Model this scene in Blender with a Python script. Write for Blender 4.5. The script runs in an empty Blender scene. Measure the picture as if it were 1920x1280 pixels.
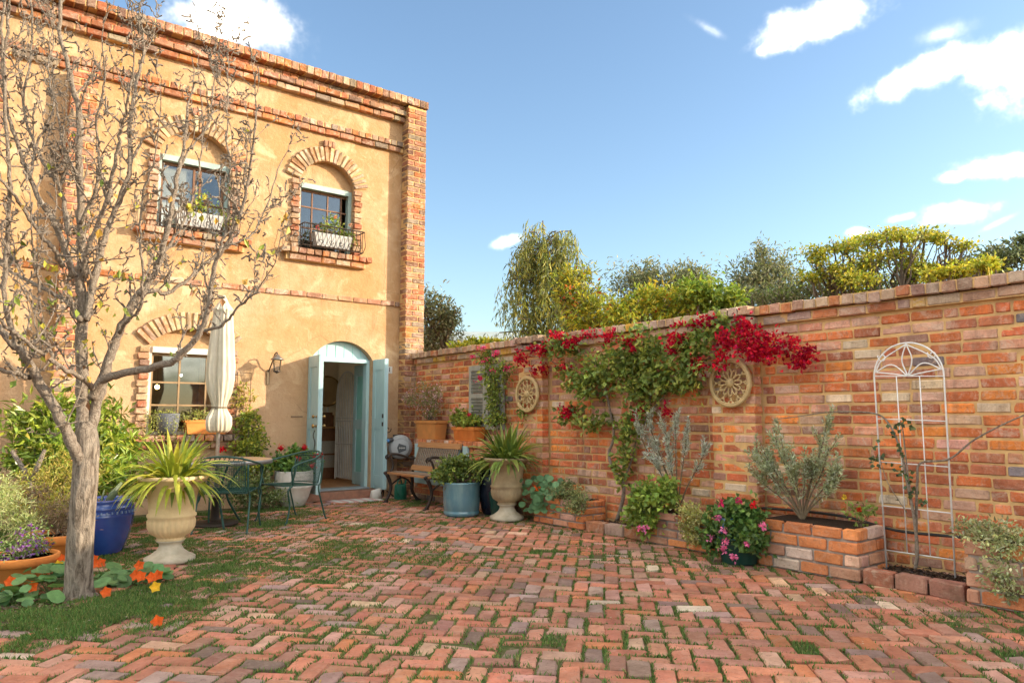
import bpy, bmesh, math, random
import numpy as np
from mathutils import Vector, Matrix, Euler, Quaternion

R = math.radians
SC = bpy.context.scene
COL = SC.collection
# ------------------------------------------------------------------ camera
CAM_H, FPX, YAW, PITCH = 1.18, 1356.0, R(37.9), math.atan(142 / 1356.0)
cam = bpy.data.cameras.new('camera')
camo = bpy.data.objects.new('camera', cam); COL.objects.link(camo)
cam.sensor_width = 36.0; cam.lens = FPX / 1920 * 36
cam.clip_start = 0.05; cam.clip_end = 2000
camo.location = (0, 0, CAM_H)
camo.rotation_euler = (math.pi / 2 + PITCH, 0, -YAW)
SC.camera = camo
SC.render.resolution_x, SC.render.resolution_y = 1024, 682
# ------------------------------------------------------------------ exposure
SC.view_settings.view_transform = 'Standard'
SC.view_settings.look = 'None'
SC.view_settings.gamma = 1.0
SC.view_settings.use_curve_mapping = False
SC.view_settings.exposure = 2.08
SC.cycles.max_bounces = 6; SC.cycles.diffuse_bounces = 4; SC.cycles.glossy_bounces = 3; SC.cycles.transmission_bounces = 4; SC.cycles.transparent_max_bounces = 12
SC.cycles.caustics_reflective = False; SC.cycles.caustics_refractive = False
# ------------------------------------------------------------------ sun
SUNV = Vector((1.0, -0.82, 0.375)).normalized()
sun = bpy.data.lights.new('sun', 'SUN'); sun.energy = 2.0; sun.angle = R(0.5); sun.color = (1.0, 0.84, 0.62)
suno = bpy.data.objects.new('sun', sun); COL.objects.link(suno)
suno.rotation_euler = SUNV.to_track_quat('Z', 'Y').to_euler(); suno.location = (20, -16, 12)
# ------------------------------------------------------------------ pixel rays (used to measure where things stand)
FW = np.array([math.sin(YAW) * math.cos(PITCH), math.cos(YAW) * math.cos(PITCH), math.sin(PITCH)])
RT = np.array([math.cos(YAW), -math.sin(YAW), 0.0]); UPV = np.cross(RT, FW); CC = np.array([0, 0, CAM_H])
def ray(px, py): return FW + RT * (px - 960) / FPX + UPV * (640 - py) / FPX
def gpt(px, py, z=0.0):
    d = ray(px, py); p = CC + d * (z - CAM_H) / d[2]; return Vector(p)
def ypt(px, py, Y):
    d = ray(px, py); return Vector(CC + d * Y / d[1])
def xpt(px, py, X):
    d = ray(px, py); return Vector(CC + d * X / d[0])
def dpt(px, py, dep): return Vector(CC + ray(px, py) * dep)
def proj(p):
    v = np.asarray(p, float) - CC; d = v @ FW
    return 960 + FPX * (v @ RT) / d, 640 - FPX * (v @ UPV) / d, d
# ------------------------------------------------------------------ world
W = bpy.data.worlds.new('World'); SC.world = W; W.use_nodes = True
wt = W.node_tree; wn = wt.nodes; wl = wt.links
def wmath(op, a, b=None, c=None, clamp=False):
    n = wn.new('ShaderNodeMath'); n.operation = op; n.use_clamp = clamp
    for i, v in enumerate((a, b, c)):
        if v is None: continue
        if isinstance(v, (int, float)): n.inputs[i].default_value = v
        else: wl.new(v, n.inputs[i])
    return n.outputs[0]
def wdot(a, vec):
    n = wn.new('ShaderNodeVectorMath'); n.operation = 'DOT_PRODUCT'
    wl.new(a, n.inputs[0]); n.inputs[1].default_value = vec
    return n.outputs['Value']
sky = wn.new('ShaderNodeTexSky'); sky.sky_type = 'NISHITA'; sky.sun_disc = False
sky.sun_elevation = math.asin(SUNV.z); sky.sun_rotation = math.atan2(SUNV.x, SUNV.y)
sky.air_density = 1.15; sky.dust_density = 0.9; sky.ozone_density = 2.5
tc = wn.new('ShaderNodeTexCoord'); DIR = tc.outputs['Generated']
nz = wn.new('ShaderNodeTexNoise'); nz.inputs['Scale'].default_value = 9; nz.inputs['Detail'].default_value = 6; nz.inputs['Roughness'].default_value = 0.62
wl.new(DIR, nz.inputs['Vector'])
nz2 = wn.new('ShaderNodeTexNoise'); nz2.inputs['Scale'].default_value = 38; nz2.inputs['Detail'].default_value = 3; nz2.inputs['Roughness'].default_value = 0.6
wl.new(DIR, nz2.inputs['Vector'])
NS = wmath('ADD', wmath('MULTIPLY', wmath('SUBTRACT', nz.outputs['Fac'], 0.5), 2.2), wmath('MULTIPLY', wmath('SUBTRACT', nz2.outputs['Fac'], 0.5), 2.0))
# clouds: centre pixel direction, half width, half height (px), tilt, opacity
clouds = [(1520, 48, 130, 42, 0.06, 1.0), (1462, 78, 60, 26, 0.3, .85), (1735, 135, 128, 36, 0.2, 1.0), (1900, 100, 84, 46, 0.35, 1.0),
          (1885, 312, 95, 27, -0.1, 1.0), (1784, 332, 34, 15, 0, .9), (1797, 398, 78, 27, 0, 1.0), (1692, 408, 38, 11, 0.15, .3),
          (1608, 435, 27, 14, 0, .7), (950, 453, 55, 20, 0.3, .75), (425, 45, 140, 80, 0, .6), (1330, 55, 60, 13, -0.6, .05),
          (1770, 62, 60, 22, 0, .07), (1870, 418, 46, 8, 0.4, .08), (2150, 90, 190, 80, 0.1, 1.0), (-260, 160, 260, 90, 0.0, .9), (150, -330, 260, 90, 0.1, .8), (1500, -480, 300, 110, 0.1, .9)]
cov = None
for (px, py, hw, hh, tl, op) in clouds:
    hw *= .84; hh *= .86
    c = ray(px, py); c = c / np.linalg.norm(c)
    a = np.cross(c, [0, 0, 1]); a /= np.linalg.norm(a); b = np.cross(a, c)
    a2 = a * math.cos(tl) + b * math.sin(tl); b2 = -a * math.sin(tl) + b * math.cos(tl)
    sc_ = FPX * abs(1.0) / (np.linalg.norm(ray(px, py)))
    u = wmath('MULTIPLY', wdot(DIR, tuple(a2)), sc_ / hw * 1.0); v = wmath('MULTIPLY', wdot(DIR, tuple(b2)), sc_ / hh)
    r = wmath('SQRT', wmath('ADD', wmath('MULTIPLY', u, u), wmath('MULTIPLY', v, v)))
    f = wmath('SUBTRACT', wmath('ADD', 1.0, wmath('MULTIPLY', NS, 0.42)), r)
    f = wmath('POWER', wmath('MULTIPLY', f, 1.15, clamp=True), 3.6)
    front = wmath('GREATER_THAN', wdot(DIR, tuple(c)), 0.3)
    f = wmath('MULTIPLY', wmath('MULTIPLY', f, front), op)
    cov = f if cov is None else wmath('MAXIMUM', cov, f)
# unseen rest of the sky: cumulus made denser to lift the shaded walls
nz3 = wn.new('ShaderNodeTexNoise'); nz3.inputs['Scale'].default_value = 3.2; nz3.inputs['Detail'].default_value = 5; nz3.inputs['Roughness'].default_value = 0.55
mp = wn.new('ShaderNodeMapping'); mp.inputs['Scale'].default_value = (1, 1, 2.4); wl.new(DIR, mp.inputs[0]); wl.new(mp.outputs[0], nz3.inputs['Vector'])
off = wmath('LESS_THAN', wdot(DIR, tuple(FW)), 0.66)
gen = wmath('MULTIPLY', wmath('SUBTRACT', nz3.outputs['Fac'], 0.52), 7.0, clamp=True)
cov = wmath('MAXIMUM', cov, wmath('MULTIPLY', gen, off))
mixc = wn.new('ShaderNodeMix'); mixc.data_type = 'RGBA'
wl.new(cov, mixc.inputs['Factor'])
CLOUD = 33.0          # sunlit cumulus, brighter than the blue; raised and warmed to fill the shade
mixc.inputs['B'].default_value = (CLOUD, CLOUD * 0.90, CLOUD * 0.71, 1)
wl.new(sky.outputs[0], mixc.inputs['A'])
BG = wn['Background']; BG.inputs['Strength'].default_value = 0.072
wl.new(mixc.outputs['Result'], BG.inputs['Color'])
W.cycles.sampling_method = 'MANUAL'; W.cycles.sample_map_resolution = 512
# ------------------------------------------------------------------ helpers
rng = np.random.default_rng(7); random.seed(7)
def A(*v): return np.array(v, float)
def U(a, b): return random.uniform(a, b)
def nrm(v): return v / (np.linalg.norm(v, axis=-1, keepdims=True) + 1e-9)
def tag(o, label=None, cat=None, group=None, kind=None):
    if label: o['label'] = label
    if cat: o['category'] = cat
    if group: o['group'] = group
    if kind: o['kind'] = kind
    return o
def thing(name, loc, label, cat, group=None, rz=0.0):
    o = bpy.data.objects.new(name, None); COL.objects.link(o); o.empty_display_size = 0.1
    o.location = loc; o.rotation_euler = (0, 0, rz)
    return tag(o, label, cat, group)
class MB:
    """collects verts and faces (with an optional colour per face) for one mesh"""
    def __init__(s): s.v = []; s.f = []; s.c = []; s.n = 0
    def add(s, V, F, col=None):
        V = np.asarray(V, float).reshape(-1, 3); b = s.n
        s.v.append(V); s.n += len(V)
        for f in F: s.f.append([i + b for i in f])
        if col is not None: s.c.extend([tuple(col)] * len(F))
        return s
    def box(s, c, d, rot=None, col=None, taper=1.0):
        x, y, z = [k / 2 for k in d]
        V = np.array([[sx * x * (taper if sz < 0 else 1), sy * y * (taper if sz < 0 else 1), sz * z] for sx in (-1, 1) for sy in (-1, 1) for sz in (-1, 1)])
        if rot is not None: V = V @ np.array(rot).T
        return s.add(V + np.array(c), [(0, 1, 3, 2), (4, 6, 7, 5), (0, 4, 5, 1), (2, 3, 7, 6), (0, 2, 6, 4), (1, 5, 7, 3)], col)
    def bar(s, p, q, w, t, upv=(0, 0, 1), col=None):
        p = A(*p); q = A(*q); d = q - p; L = np.linalg.norm(d); d = d / L
        u = A(*upv)
        if abs(d @ u) > .95: u = A(1, 0, 0)
        x = nrm(np.cross(d, u)); y = np.cross(x, d)
        return s.box((p + q) / 2, (w, L, t), np.array([x, d, y]).T, col)
    def tube(s, path, rad, seg=8, caps=True, closed=False, col=None, flat=None):
        P = np.asarray([tuple(p) for p in path], float); n = len(P)
        rad = np.full(n, rad) if np.isscalar(rad) else np.asarray(rad, float)
        T = np.gradient(P, axis=0) if not closed else (np.roll(P, -1, 0) - np.roll(P, 1, 0))
        T = nrm(T); u = A(0, 0, 1) if abs(T[0][2]) < .9 else A(1, 0, 0)
        x = nrm(np.cross(T[0], u)); V = []
        an = np.arange(seg) * 2 * math.pi / seg
        for i in range(n):
            x = nrm(x - T[i] * (x @ T[i])); y = np.cross(T[i], x)
            V.append(P[i] + rad[i] * (np.outer(np.cos(an), x) * (flat if flat else 1) + np.outer(np.sin(an), y)))
        V = np.concatenate(V); F = []
        m = n if closed else n - 1
        for i in range(m):
            a = i * seg; b = ((i + 1) % n) * seg
            for k in range(seg):
                k2 = (k + 1) % seg; F.append((a + k, a + k2, b + k2, b + k))
        if caps and not closed:
            F.append(tuple(range(seg))[::-1]); F.append(tuple((n - 1) * seg + k for k in range(seg)))
        return s.add(V, F, col)
    def lathe(s, prof, seg=32, c=(0, 0, 0), ribs=None, col=None, closed=False):
        """prof: (r, z) pairs; ribs(k, i) scales the radius"""
        V = []
        for i, (r, z) in enumerate(prof):
            for k in range(seg):
                a = 2 * math.pi * k / seg; rr = r * (ribs(k, i) if ribs else 1)
                V.append((c[0] + rr * math.cos(a), c[1] + rr * math.sin(a), c[2] + z))
        F = []
        for i in range(len(prof) - 1):
            for k in range(seg):
                k2 = (k + 1) % seg; F.append((i * seg + k, i * seg + k2, (i + 1) * seg + k2, (i + 1) * seg + k))
        if prof[0][0] > 1e-4: F.append(tuple(range(seg))[::-1])
        if prof[-1][0] > 1e-4: F.append(tuple((len(prof) - 1) * seg + k for k in range(seg)))
        return s.add(V, F, col)
    def leaves(s, P, D, N, L, Wd, C, fold=0.25):
        """two-triangle folded leaves: P base, D direction, N normal"""
        P = np.asarray(P, float); n = len(P)
        if n == 0: return s
        D = nrm(np.asarray(D, float)); S = nrm(np.cross(D, N)); Nn = np.cross(S, D)
        L = np.broadcast_to(L, n)[:, None]; Wd = np.broadcast_to(Wd, n)[:, None]
        mid = P + D * L * .48
        V = np.stack([P, mid + S * Wd * .5 + Nn * Wd * fold, P + D * L - Nn * L * .08, mid - S * Wd * .5 + Nn * Wd * fold], 1).reshape(-1, 3)
        b = s.n; s.v.append(V); s.n += len(V)
        k = b + 4 * np.arange(n)
        F = np.stack([np.stack([k, k + 1, k + 2], 1), np.stack([k, k + 2, k + 3], 1)], 1).reshape(-1, 3)
        s.f.extend(F.tolist()); s.c.extend([tuple(c) for c in np.repeat(np.asarray(C, float)[:, :3], 2, 0)])
        return s
    def discs(s, P, N, r, C, seg=7, cup=0.12):
        P = np.asarray(P, float); N = nrm(np.asarray(N, float)); r = np.broadcast_to(r, len(P))
        for p, nn, rr, c in zip(P, N, r, C):
            u = A(0, 0, 1) if abs(nn[2]) < .9 else A(1, 0, 0)
            x = nrm(np.cross(nn, u)); y = np.cross(nn, x); a0 = U(0, 6)
            V = [p] + [p + rr * U(.88, 1.08) * (math.cos(a0 + 2 * math.pi * k / seg) * x + math.sin(a0 + 2 * math.pi * k / seg) * y) + nn * rr * cup * U(.3, 1.6) for k in range(seg)]
            s.add(V, [(0, 1 + k, 1 + (k + 1) % seg) for k in range(seg)], c)
        return s
    def build(s, name, mat, parent=None, smooth=False, kind=None, label=None):
        me = bpy.data.meshes.new(name)
        V = np.concatenate(s.v) if s.v else np.zeros((0, 3))
        if s.c and len(s.c) != len(s.f): s.c += [(.5, .5, .5)] * (len(s.f) - len(s.c))
        me.from_pydata(V.tolist(), [], s.f)
        if s.c:
            at = me.attributes.new('tint', 'FLOAT_COLOR', 'FACE')
            cc = np.ones((len(s.f), 4)); cc[:, :3] = np.array([c[:3] for c in s.c]); at.data.foreach_set('color', cc.ravel())
        me.materials.append(mat)
        if smooth: me.polygons.foreach_set('use_smooth', np.ones(len(me.polygons), bool))
        me.update()
        o = bpy.data.objects.new(name, me); COL.objects.link(o)
        if parent is not None: o.parent = parent
        if kind: o['kind'] = kind
        if label: o['label'] = label
        return o
def copy_tree(o, parent=None):
    c = o.copy(); COL.objects.link(c); c.parent = parent
    for ch in list(o.children): copy_tree(ch, c)
    return c
def bez(pts, n=24):
    """smooth curve through points (Catmull-Rom)"""
    P = [A(*p) for p in pts]; P = [2 * P[0] - P[1]] + P + [2 * P[-1] - P[-2]]; out = []; m = len(P) - 3; per = max(2, n // m)
    for i in range(m):
        p0, p1, p2, p3 = P[i:i + 4]
        for t in np.linspace(0, 1, per, endpoint=False):
            out.append(.5 * (2 * p1 + (p2 - p0) * t + (2 * p0 - 5 * p1 + 4 * p2 - p3) * t * t + (3 * p1 - p0 - 3 * p2 + p3) * t ** 3))
    out.append(P[-2]); return np.array(out)
def rotz(a): return np.array([[math.cos(a), -math.sin(a), 0], [math.sin(a), math.cos(a), 0], [0, 0, 1]])
def jit(cols, n, amt=.18):
    cols = np.asarray(cols, float); c = cols[rng.integers(0, len(cols), n)]
    return np.clip(c * (1 + rng.normal(0, amt, (n, 1))) * (1 + rng.normal(0, amt * .3, (n, 3))), .002, 1)
# ------------------------------------------------------------------ materials
class NT:
    def __init__(s, name):
        s.m = bpy.data.materials.new(name); s.m.use_nodes = True; s.t = s.m.node_tree; s.p = s.t.nodes['Principled BSDF']; s.out = s.t.nodes['Material Output']
    def n(s, ty, ins=None, **kw):
        nd = s.t.nodes.new(ty)
        for k, v in kw.items(): setattr(nd, k, v)
        for k, v in (ins or {}).items(): s.set(nd.inputs[k], v)
        return nd
    def set(s, sock, v):
        if isinstance(v, bpy.types.NodeSocket): s.t.links.new(v, sock)
        elif isinstance(v, (tuple, list)) and len(v) == 3 and sock.type == 'RGBA': sock.default_value = (*v, 1)
        else: sock.default_value = v
    def noise(s, scale, det=5, rough=.55, vec=None, dist=0):
        nd = s.n('ShaderNodeTexNoise', {'Scale': scale, 'Detail': det, 'Roughness': rough, 'Distortion': dist})
        if vec is not None: s.set(nd.inputs['Vector'], vec)
        return nd.outputs['Fac']
    def ramp(s, fac, lo, hi, a=0.0, b=1.0):
        return s.n('ShaderNodeMapRange', {'Value': fac, 'From Min': lo, 'From Max': hi, 'To Min': a, 'To Max': b}).outputs[0]
    def mix(s, fac, a, b, mode='MIX'):
        nd = s.n('ShaderNodeMix', data_type='RGBA', blend_type=mode)
        s.set(nd.inputs[0], fac); s.set(nd.inputs['A'], a); s.set(nd.inputs['B'], b); return nd.outputs['Result']
    def math(s, op, a, b=0.0, clamp=False):
        nd = s.n('ShaderNodeMath', operation=op, use_clamp=clamp); s.set(nd.inputs[0], a); s.set(nd.inputs[1], b); return nd.outputs[0]
    def bump(s, h, strength=.4, dist=.01):
        b = s.n('ShaderNodeBump', {'Height': h, 'Strength': strength, 'Distance': dist}); s.set(s.p.inputs['Normal'], b.outputs[0])
    def pos(s): return s.n('ShaderNodeNewGeometry').outputs['Position']
    def obj(s): return s.n('ShaderNodeTexCoord').outputs['Object']
    def scl(s, vec, sc): return s.n('ShaderNodeMapping', {'Vector': vec, 'Scale': sc}).outputs[0]
def pmat(name, c1, c2=None, scale=12, rough=.6, bump=.15, metal=0.0, det=6, stretch=None, spec=.4, bscale=None, coat=0, world=False, lo=.35, hi=.68, bdist=.004):
    t = NT(name); v = t.pos() if world else t.obj()
    if stretch: v = t.scl(v, stretch)
    f = t.noise(scale, det, .6, v); c2 = c2 or tuple(k * .72 for k in c1)
    col = t.mix(t.ramp(f, lo, hi), c1, c2); t.set(t.p.inputs['Base Color'], col)
    t.p.inputs['Metallic'].default_value = metal; t.p.inputs['Specular IOR Level'].default_value = spec
    t.set(t.p.inputs['Roughness'], t.ramp(f, .3, .7, rough * .85, min(1, rough * 1.15)))
    t.p.inputs['Coat Weight'].default_value = coat; t.p.inputs['Coat Roughness'].default_value = .15
    if bump: t.bump(t.noise(bscale or scale * 5, 6, .6, v), bump, bdist)
    return t.m
def brick_mat(name, src, smear=.5, smearcol=(.64, .43, .31), pit=.5, grime=.18, grimecol=(.12, .08, .06), weather=False):
    t = NT(name)
    c = t.n('ShaderNodeObjectInfo').outputs['Color'] if src == 'obj' else t.n('ShaderNodeAttribute', attribute_name='tint').outputs['Color']
    v = t.pos()
    n1 = t.noise(9, 4, .65, v); n2 = t.noise(60, 4, .7, v); n3 = t.noise(4.2, 5, .7, v, 1.2)
    c = t.mix(1.0, c, t.n('ShaderNodeCombineXYZ', {0: t.ramp(n1, .25, .75, .74, 1.22), 1: t.ramp(n1, .25, .75, .70, 1.27), 2: t.ramp(n1, .25, .75, .66, 1.3)}).outputs[0], 'MULTIPLY')
    sm = t.math('MULTIPLY', t.ramp(t.math('ADD', n3, t.math('MULTIPLY', n2, .35)), .70, .84), smear, True)
    c = t.mix(sm, c, smearcol)
    dusty = t.math('MULTIPLY', t.ramp(t.noise(21, 5, .7, v, .6), .50, .70), smear * .62, True); c = t.mix(dusty, c, smearcol)
    c = t.mix(t.math('MULTIPLY', t.ramp(t.noise(34, 5, .75, v, .5), .56, .68), pit, True), c, (.14, .07, .045))
    c = t.mix(t.math('MULTIPLY', t.ramp(n2, .60, .72), pit, True), c, (.06, .045, .04))
    c = t.mix(t.math('MULTIPLY', t.ramp(t.noise(2.3, 4, .6, v), .52, .75), grime, True), c, grimecol)
    z = t.n('ShaderNodeSeparateXYZ', {0: v}).outputs[2]
    big = t.ramp(t.noise(.75, 4, .6, v), .34, .66, .80, 1.16); c = t.mix(1.0, c, t.n('ShaderNodeCombineXYZ', {0: big, 1: big, 2: big}).outputs[0], 'MULTIPLY')
    if weather:
        st = t.ramp(t.noise(2.4, 5, .65, t.scl(v, (3, 3, .28))), .52, .68, 0, .5); c = t.mix(st, c, (.16, .10, .07))
        damp = t.math('MULTIPLY', t.ramp(t.math('ADD', z, t.math('MULTIPLY', n1, .35)), .42, .12), .55, True); c = t.mix(damp, c, (.13, .095, .06))
    t.set(t.p.inputs['Base Color'], c); t.p.inputs['Roughness'].default_value = .9; t.p.inputs['Specular IOR Level'].default_value = .2
    h = t.math('ADD', t.math('MULTIPLY', n2, 1.0), t.math('MULTIPLY', n1, 1.2))
    t.bump(h, .75, .008)
    return t.m
def leaf_mat(name, trans=.3, rough=.5, spec=.4):
    t = NT(name); c = t.n('ShaderNodeAttribute', attribute_name='tint').outputs['Color']
    c = t.mix(1.0, c, t.n('ShaderNodeCombineXYZ', {i: t.ramp(t.noise(25, 4, .6, t.pos()), .3, .7, .8, 1.2) for i in range(3)}).outputs[0], 'MULTIPLY')
    t.set(t.p.inputs['Base Color'], c); t.p.inputs['Roughness'].default_value = rough; t.p.inputs['Specular IOR Level'].default_value = spec
    tr = t.n('ShaderNodeBsdfTranslucent'); t.set(tr.inputs['Color'], t.mix(1.0, c, (1.35, 1.3, .8), 'MULTIPLY'))
    ms = t.n('ShaderNodeMixShader', {'Fac': trans}); t.t.links.new(t.p.outputs[0], ms.inputs[1]); t.t.links.new(tr.outputs[0], ms.inputs[2])
    t.t.links.new(ms.outputs[0], t.out.inputs['Surface'])
    return t.m
M = {}
M['brick_o'] = brick_mat('wall brick single', 'obj', .6, (.68, .51, .39), weather=True); M['brick_a'] = brick_mat('wall brick joined', 'attr', .6, (.68, .51, .39), weather=True)
M['pave_o'] = brick_mat('paver single', 'obj', .3, (.46, .33, .25), .55, .6, (.19, .12, .085)); M['pave_a'] = brick_mat('paver joined', 'attr', .3, (.46, .33, .25), .55, .6, (.19, .12, .085))
M['mortar'] = pmat('tan mortar', (.70, .45, .20), (.46, .29, .14), 7, .95, .6, world=True, bscale=70, bdist=.006, spec=.1)
M['plant_o'] = brick_mat('planter brick', 'obj', .4)
M['mortar_grey'] = pmat('grey mortar', (.42, .35, .29), (.22, .19, .17), 12, .95, .6, world=True, bscale=70, bdist=.006, spec=.1)
def stucco():
    t = NT('ochre stucco'); v = t.pos()
    n1 = t.noise(.9, 7, .62, v, .4); n2 = t.noise(5, 7, .65, v); st = t.noise(3.0, 6, .65, t.scl(v, (6, 6, .45)))
    c = t.mix(t.ramp(n1, .36, .66), (.45, .258, .12), (.49, .33, .20))
    c = t.mix(t.math('MULTIPLY', t.ramp(n2, .44, .66), .62), c, (.37, .20, .085))
    c = t.mix(t.math('MULTIPLY', t.ramp(st, .56, .72), .5), c, (.34, .185, .09))
    c = t.mix(t.math('MULTIPLY', t.ramp(t.noise(14, 6, .7, v, .8), .56, .70), .45), c, (.62, .45, .26))
    c = t.mix(t.math('MULTIPLY', t.ramp(t.noise(2.1, 6, .65, v, 1.4), .53, .68), .65), c, (.66, .48, .30))
    # bare, paler render low down where the wall was patched
    z = t.n('ShaderNodeSeparateXYZ', {0: v}).outputs[2]
    low = t.ramp(t.math('ADD', z, t.math('MULTIPLY', n1, 2.2)), 3.3, 1.9)
    c = t.mix(t.math('MULTIPLY', low, .55), c, (.60, .40, .26))
    vo = t.n('ShaderNodeTexVoronoi', {'Scale': 1.3, 'Vector': t.n('ShaderNodeMix', {0: .12, 4: v, 5: t.n('ShaderNodeTexNoise', {'Scale': 4.0, 'Detail': 4.0, 'Vector': v}).outputs['Color']}, data_type='VECTOR').outputs[1]}, feature='DISTANCE_TO_EDGE').outputs['Distance']
    crack = t.math('MULTIPLY', t.ramp(vo, .010, .0), t.ramp(t.noise(1.6, 3, .5, v), .48, .62, 0, .55), True); c = t.mix(crack, c, (.20, .11, .06))
    t.set(t.p.inputs['Base Color'], c); t.p.inputs['Roughness'].default_value = .95; t.p.inputs['Specular IOR Level'].default_value = .12
    t.bump(t.math('ADD', t.math('MULTIPLY', t.noise(22, 7, .62, v), 1.0), t.math('MULTIPLY', t.noise(110, 4, .6, v), .35)), .55, .02)
    return t.m
M['stucco'] = stucco()
def ground_mat(name, c1, c2, c3, sc=3):
    t = NT(name); v = t.pos()
    c = t.mix(t.ramp(t.noise(sc, 6, .6, v), .4, .6), c1, c2); c = t.mix(t.ramp(t.noise(sc * 14, 6, .7, v), .5, .65), c, c3)
    t.set(t.p.inputs['Base Color'], c); t.p.inputs['Roughness'].default_value = 1; t.p.inputs['Specular IOR Level'].default_value = .1
    t.bump(t.noise(sc * 30, 6, .7, v), .8, .02); return t.m
M['ground'] = ground_mat('garden soil', (.13, .085, .05), (.09, .085, .035), (.17, .12, .075))
M['joint'] = ground_mat('sandy joint soil', (.16, .115, .065), (.11, .14, .045), (.20, .17, .10))
M['soil'] = ground_mat('dark potting soil', (.05, .035, .025), (.035, .025, .02), (.10, .07, .05), 9)
M['mulch'] = pmat('bark chip', (.20, .13, .085), (.10, .065, .045), 30, .9, .4)
M['leaf'] = leaf_mat('green leaf'); M['gloss'] = leaf_mat('glossy leaf', .2, .32, .5); M['petal'] = leaf_mat('petal', .35, .6, .2); M['grass'] = leaf_mat('grass blade', .3, .7, .2)
M['stem'] = pmat('stem', (.20, .15, .09), (.12, .085, .055), 40, .85, .4)
M['greenstem'] = pmat('green stem', (.13, .19, .06), (.10, .13, .05), 30, .6, .2)
M['duck'] = pmat('duck egg paint', (.42, .58, .60), (.33, .50, .53), 4, .45, .12, stretch=(3, 3, .6))
M['duckd'] = pmat('teal paint', (.26, .58, .54), (.20, .50, .48), 4, .45, .12)
M['sage'] = pmat('sage frame paint', (.36, .46, .43), (.27, .36, .34), 6, .5, .2)
M['white'] = pmat('off white paint', (.66, .63, .58), (.50, .47, .42), 6, .55, .1)
M['timber'] = pmat('brown sash timber', (.20, .085, .035), (.12, .05, .02), 10, .5, .2, stretch=(6, 6, 1))
M['iron'] = pmat('black cast iron', (.035, .028, .024), (.06, .04, .03), 25, .5, .3, metal=.3)
M['brass'] = pmat('aged brass', (.45, .30, .12), (.25, .16, .07), 20, .35, .1, metal=1)
M['terra'] = pmat('terracotta', (.74, .255, .055), (.60, .19, .045), 6, .8, .25, lo=.4, hi=.7)
M['terra_old'] = pmat('stained terracotta', (.62, .25, .065), (.42, .19, .065), 5, .85, .3)
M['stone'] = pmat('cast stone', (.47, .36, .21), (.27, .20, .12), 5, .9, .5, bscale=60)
M['stone_pale'] = pmat('pale cast stone', (.54, .47, .36), (.33, .28, .20), 6, .9, .5, bscale=60)
M['bark'] = None
# ------------------------------------------------------------------ bricks
def brick_arrays(size, seed, chamf=.0085, rough=.0022):
    bm = bmesh.new(); bmesh.ops.create_cube(bm, size=1.0)
    for v in bm.verts: v.co = Vector((v.co.x * size[0], v.co.y * size[1], v.co.z * size[2]))
    bmesh.ops.bevel(bm, geom=list(bm.edges), offset=chamf, segments=1, affect='EDGES', profile=.5)
    r = random.Random(seed)
    for v in bm.verts: v.co += Vector((r.gauss(0, rough), r.gauss(0, rough), r.gauss(0, rough)))
    for v in r.sample(list(bm.verts), 3): v.co *= r.uniform(.93, .985)
    bmesh.ops.recalc_face_normals(bm, faces=list(bm.faces))
    bm.verts.index_update()
    V = np.array([v.co[:] for v in bm.verts]); F = [[v.index for v in f.verts] for f in bm.faces]; bm.free()
    return V, F
_bc = {}
def brick_mesh(size, seed, mat):
    k = (size, seed, mat.name)
    if k not in _bc:
        V, F = brick_arrays(size, seed); me = bpy.data.meshes.new('brick'); me.from_pydata(V.tolist(), [], F); me.materials.append(mat); _bc[k] = (me, V, F)
    return _bc[k]
class Bricks:
    def __init__(s): s.L = []
    def add(s, c, size, rot=None, col=(.4, .15, .08), scale=(1, 1, 1)):
        s.L.append((A(*c), tuple(round(k, 3) for k in size), np.eye(3) if rot is None else np.array(rot), col, scale, s.par if hasattr(s, 'par') else None))
    def emit(s, parent, limit, mo, ma, name='brick', cull=True):
        def area(e):
            x, y, d = proj(e[0])
            if d < .3: return -1
            if cull and not (-30 < x < 1950 and -30 < y < 1310): return -1
            z = sorted(e[1]); return z[1] * z[2] / (d * d)
        ar = [area(e) for e in s.L]; order = sorted(range(len(s.L)), key=lambda i: -ar[i]); single = set(i for i in order[:limit] if ar[i] > 0 or not cull)
        rest = {}
        for i, (c, size, rot, col, scl, par) in enumerate(s.L):
            me, V, F = brick_mesh(size, i % 7, mo)
            if i in single:
                o = bpy.data.objects.new(name, me); COL.objects.link(o); o.parent = par or parent
                m = Matrix([list(r) for r in rot]).to_4x4(); m.translation = Vector(c)
                o.matrix_basis = m @ Matrix.Diagonal((*scl, 1)); o.color = (*col, 1)
            else:
                rest.setdefault(par or parent, MB()).add((V * np.array(scl)) @ rot.T + c, F, col)
        for p, mb in rest.items(): mb.build('bricks', ma, p, kind='stuff')
PAL_WALL = [((.58, .165, .055), 26), ((.53, .14, .06), 20), ((.49, .165, .085), 16), ((.56, .25, .16), 14), ((.60, .34, .24), 10), ((.36, .11, .055), 10), ((.66, .215, .05), 10), ((.32, .165, .12), 4), ((.66, .50, .36), 4), ((.20, .17, .18), 1.5), ((.58, .33, .25), 8)]
PAL_HOUSE = [((.36, .12, .055), 24), ((.34, .16, .095), 20), ((.38, .21, .12), 14), ((.28, .14, .085), 12), ((.24, .18, .13), 8), ((.42, .15, .05), 10), ((.18, .10, .07), 6), ((.42, .29, .19), 5)]
PAL_PAVE = [((.42, .16, .095), 26), ((.36, .14, .085), 20), ((.44, .20, .13), 16), ((.41, .225, .17), 13), ((.45, .165, .075), 6), ((.29, .14, .10), 14), ((.19, .125, .10), 5), ((.46, .29, .19), 4), ((.50, .39, .29), 1.2), ((.30, .20, .17), 8)]
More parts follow.
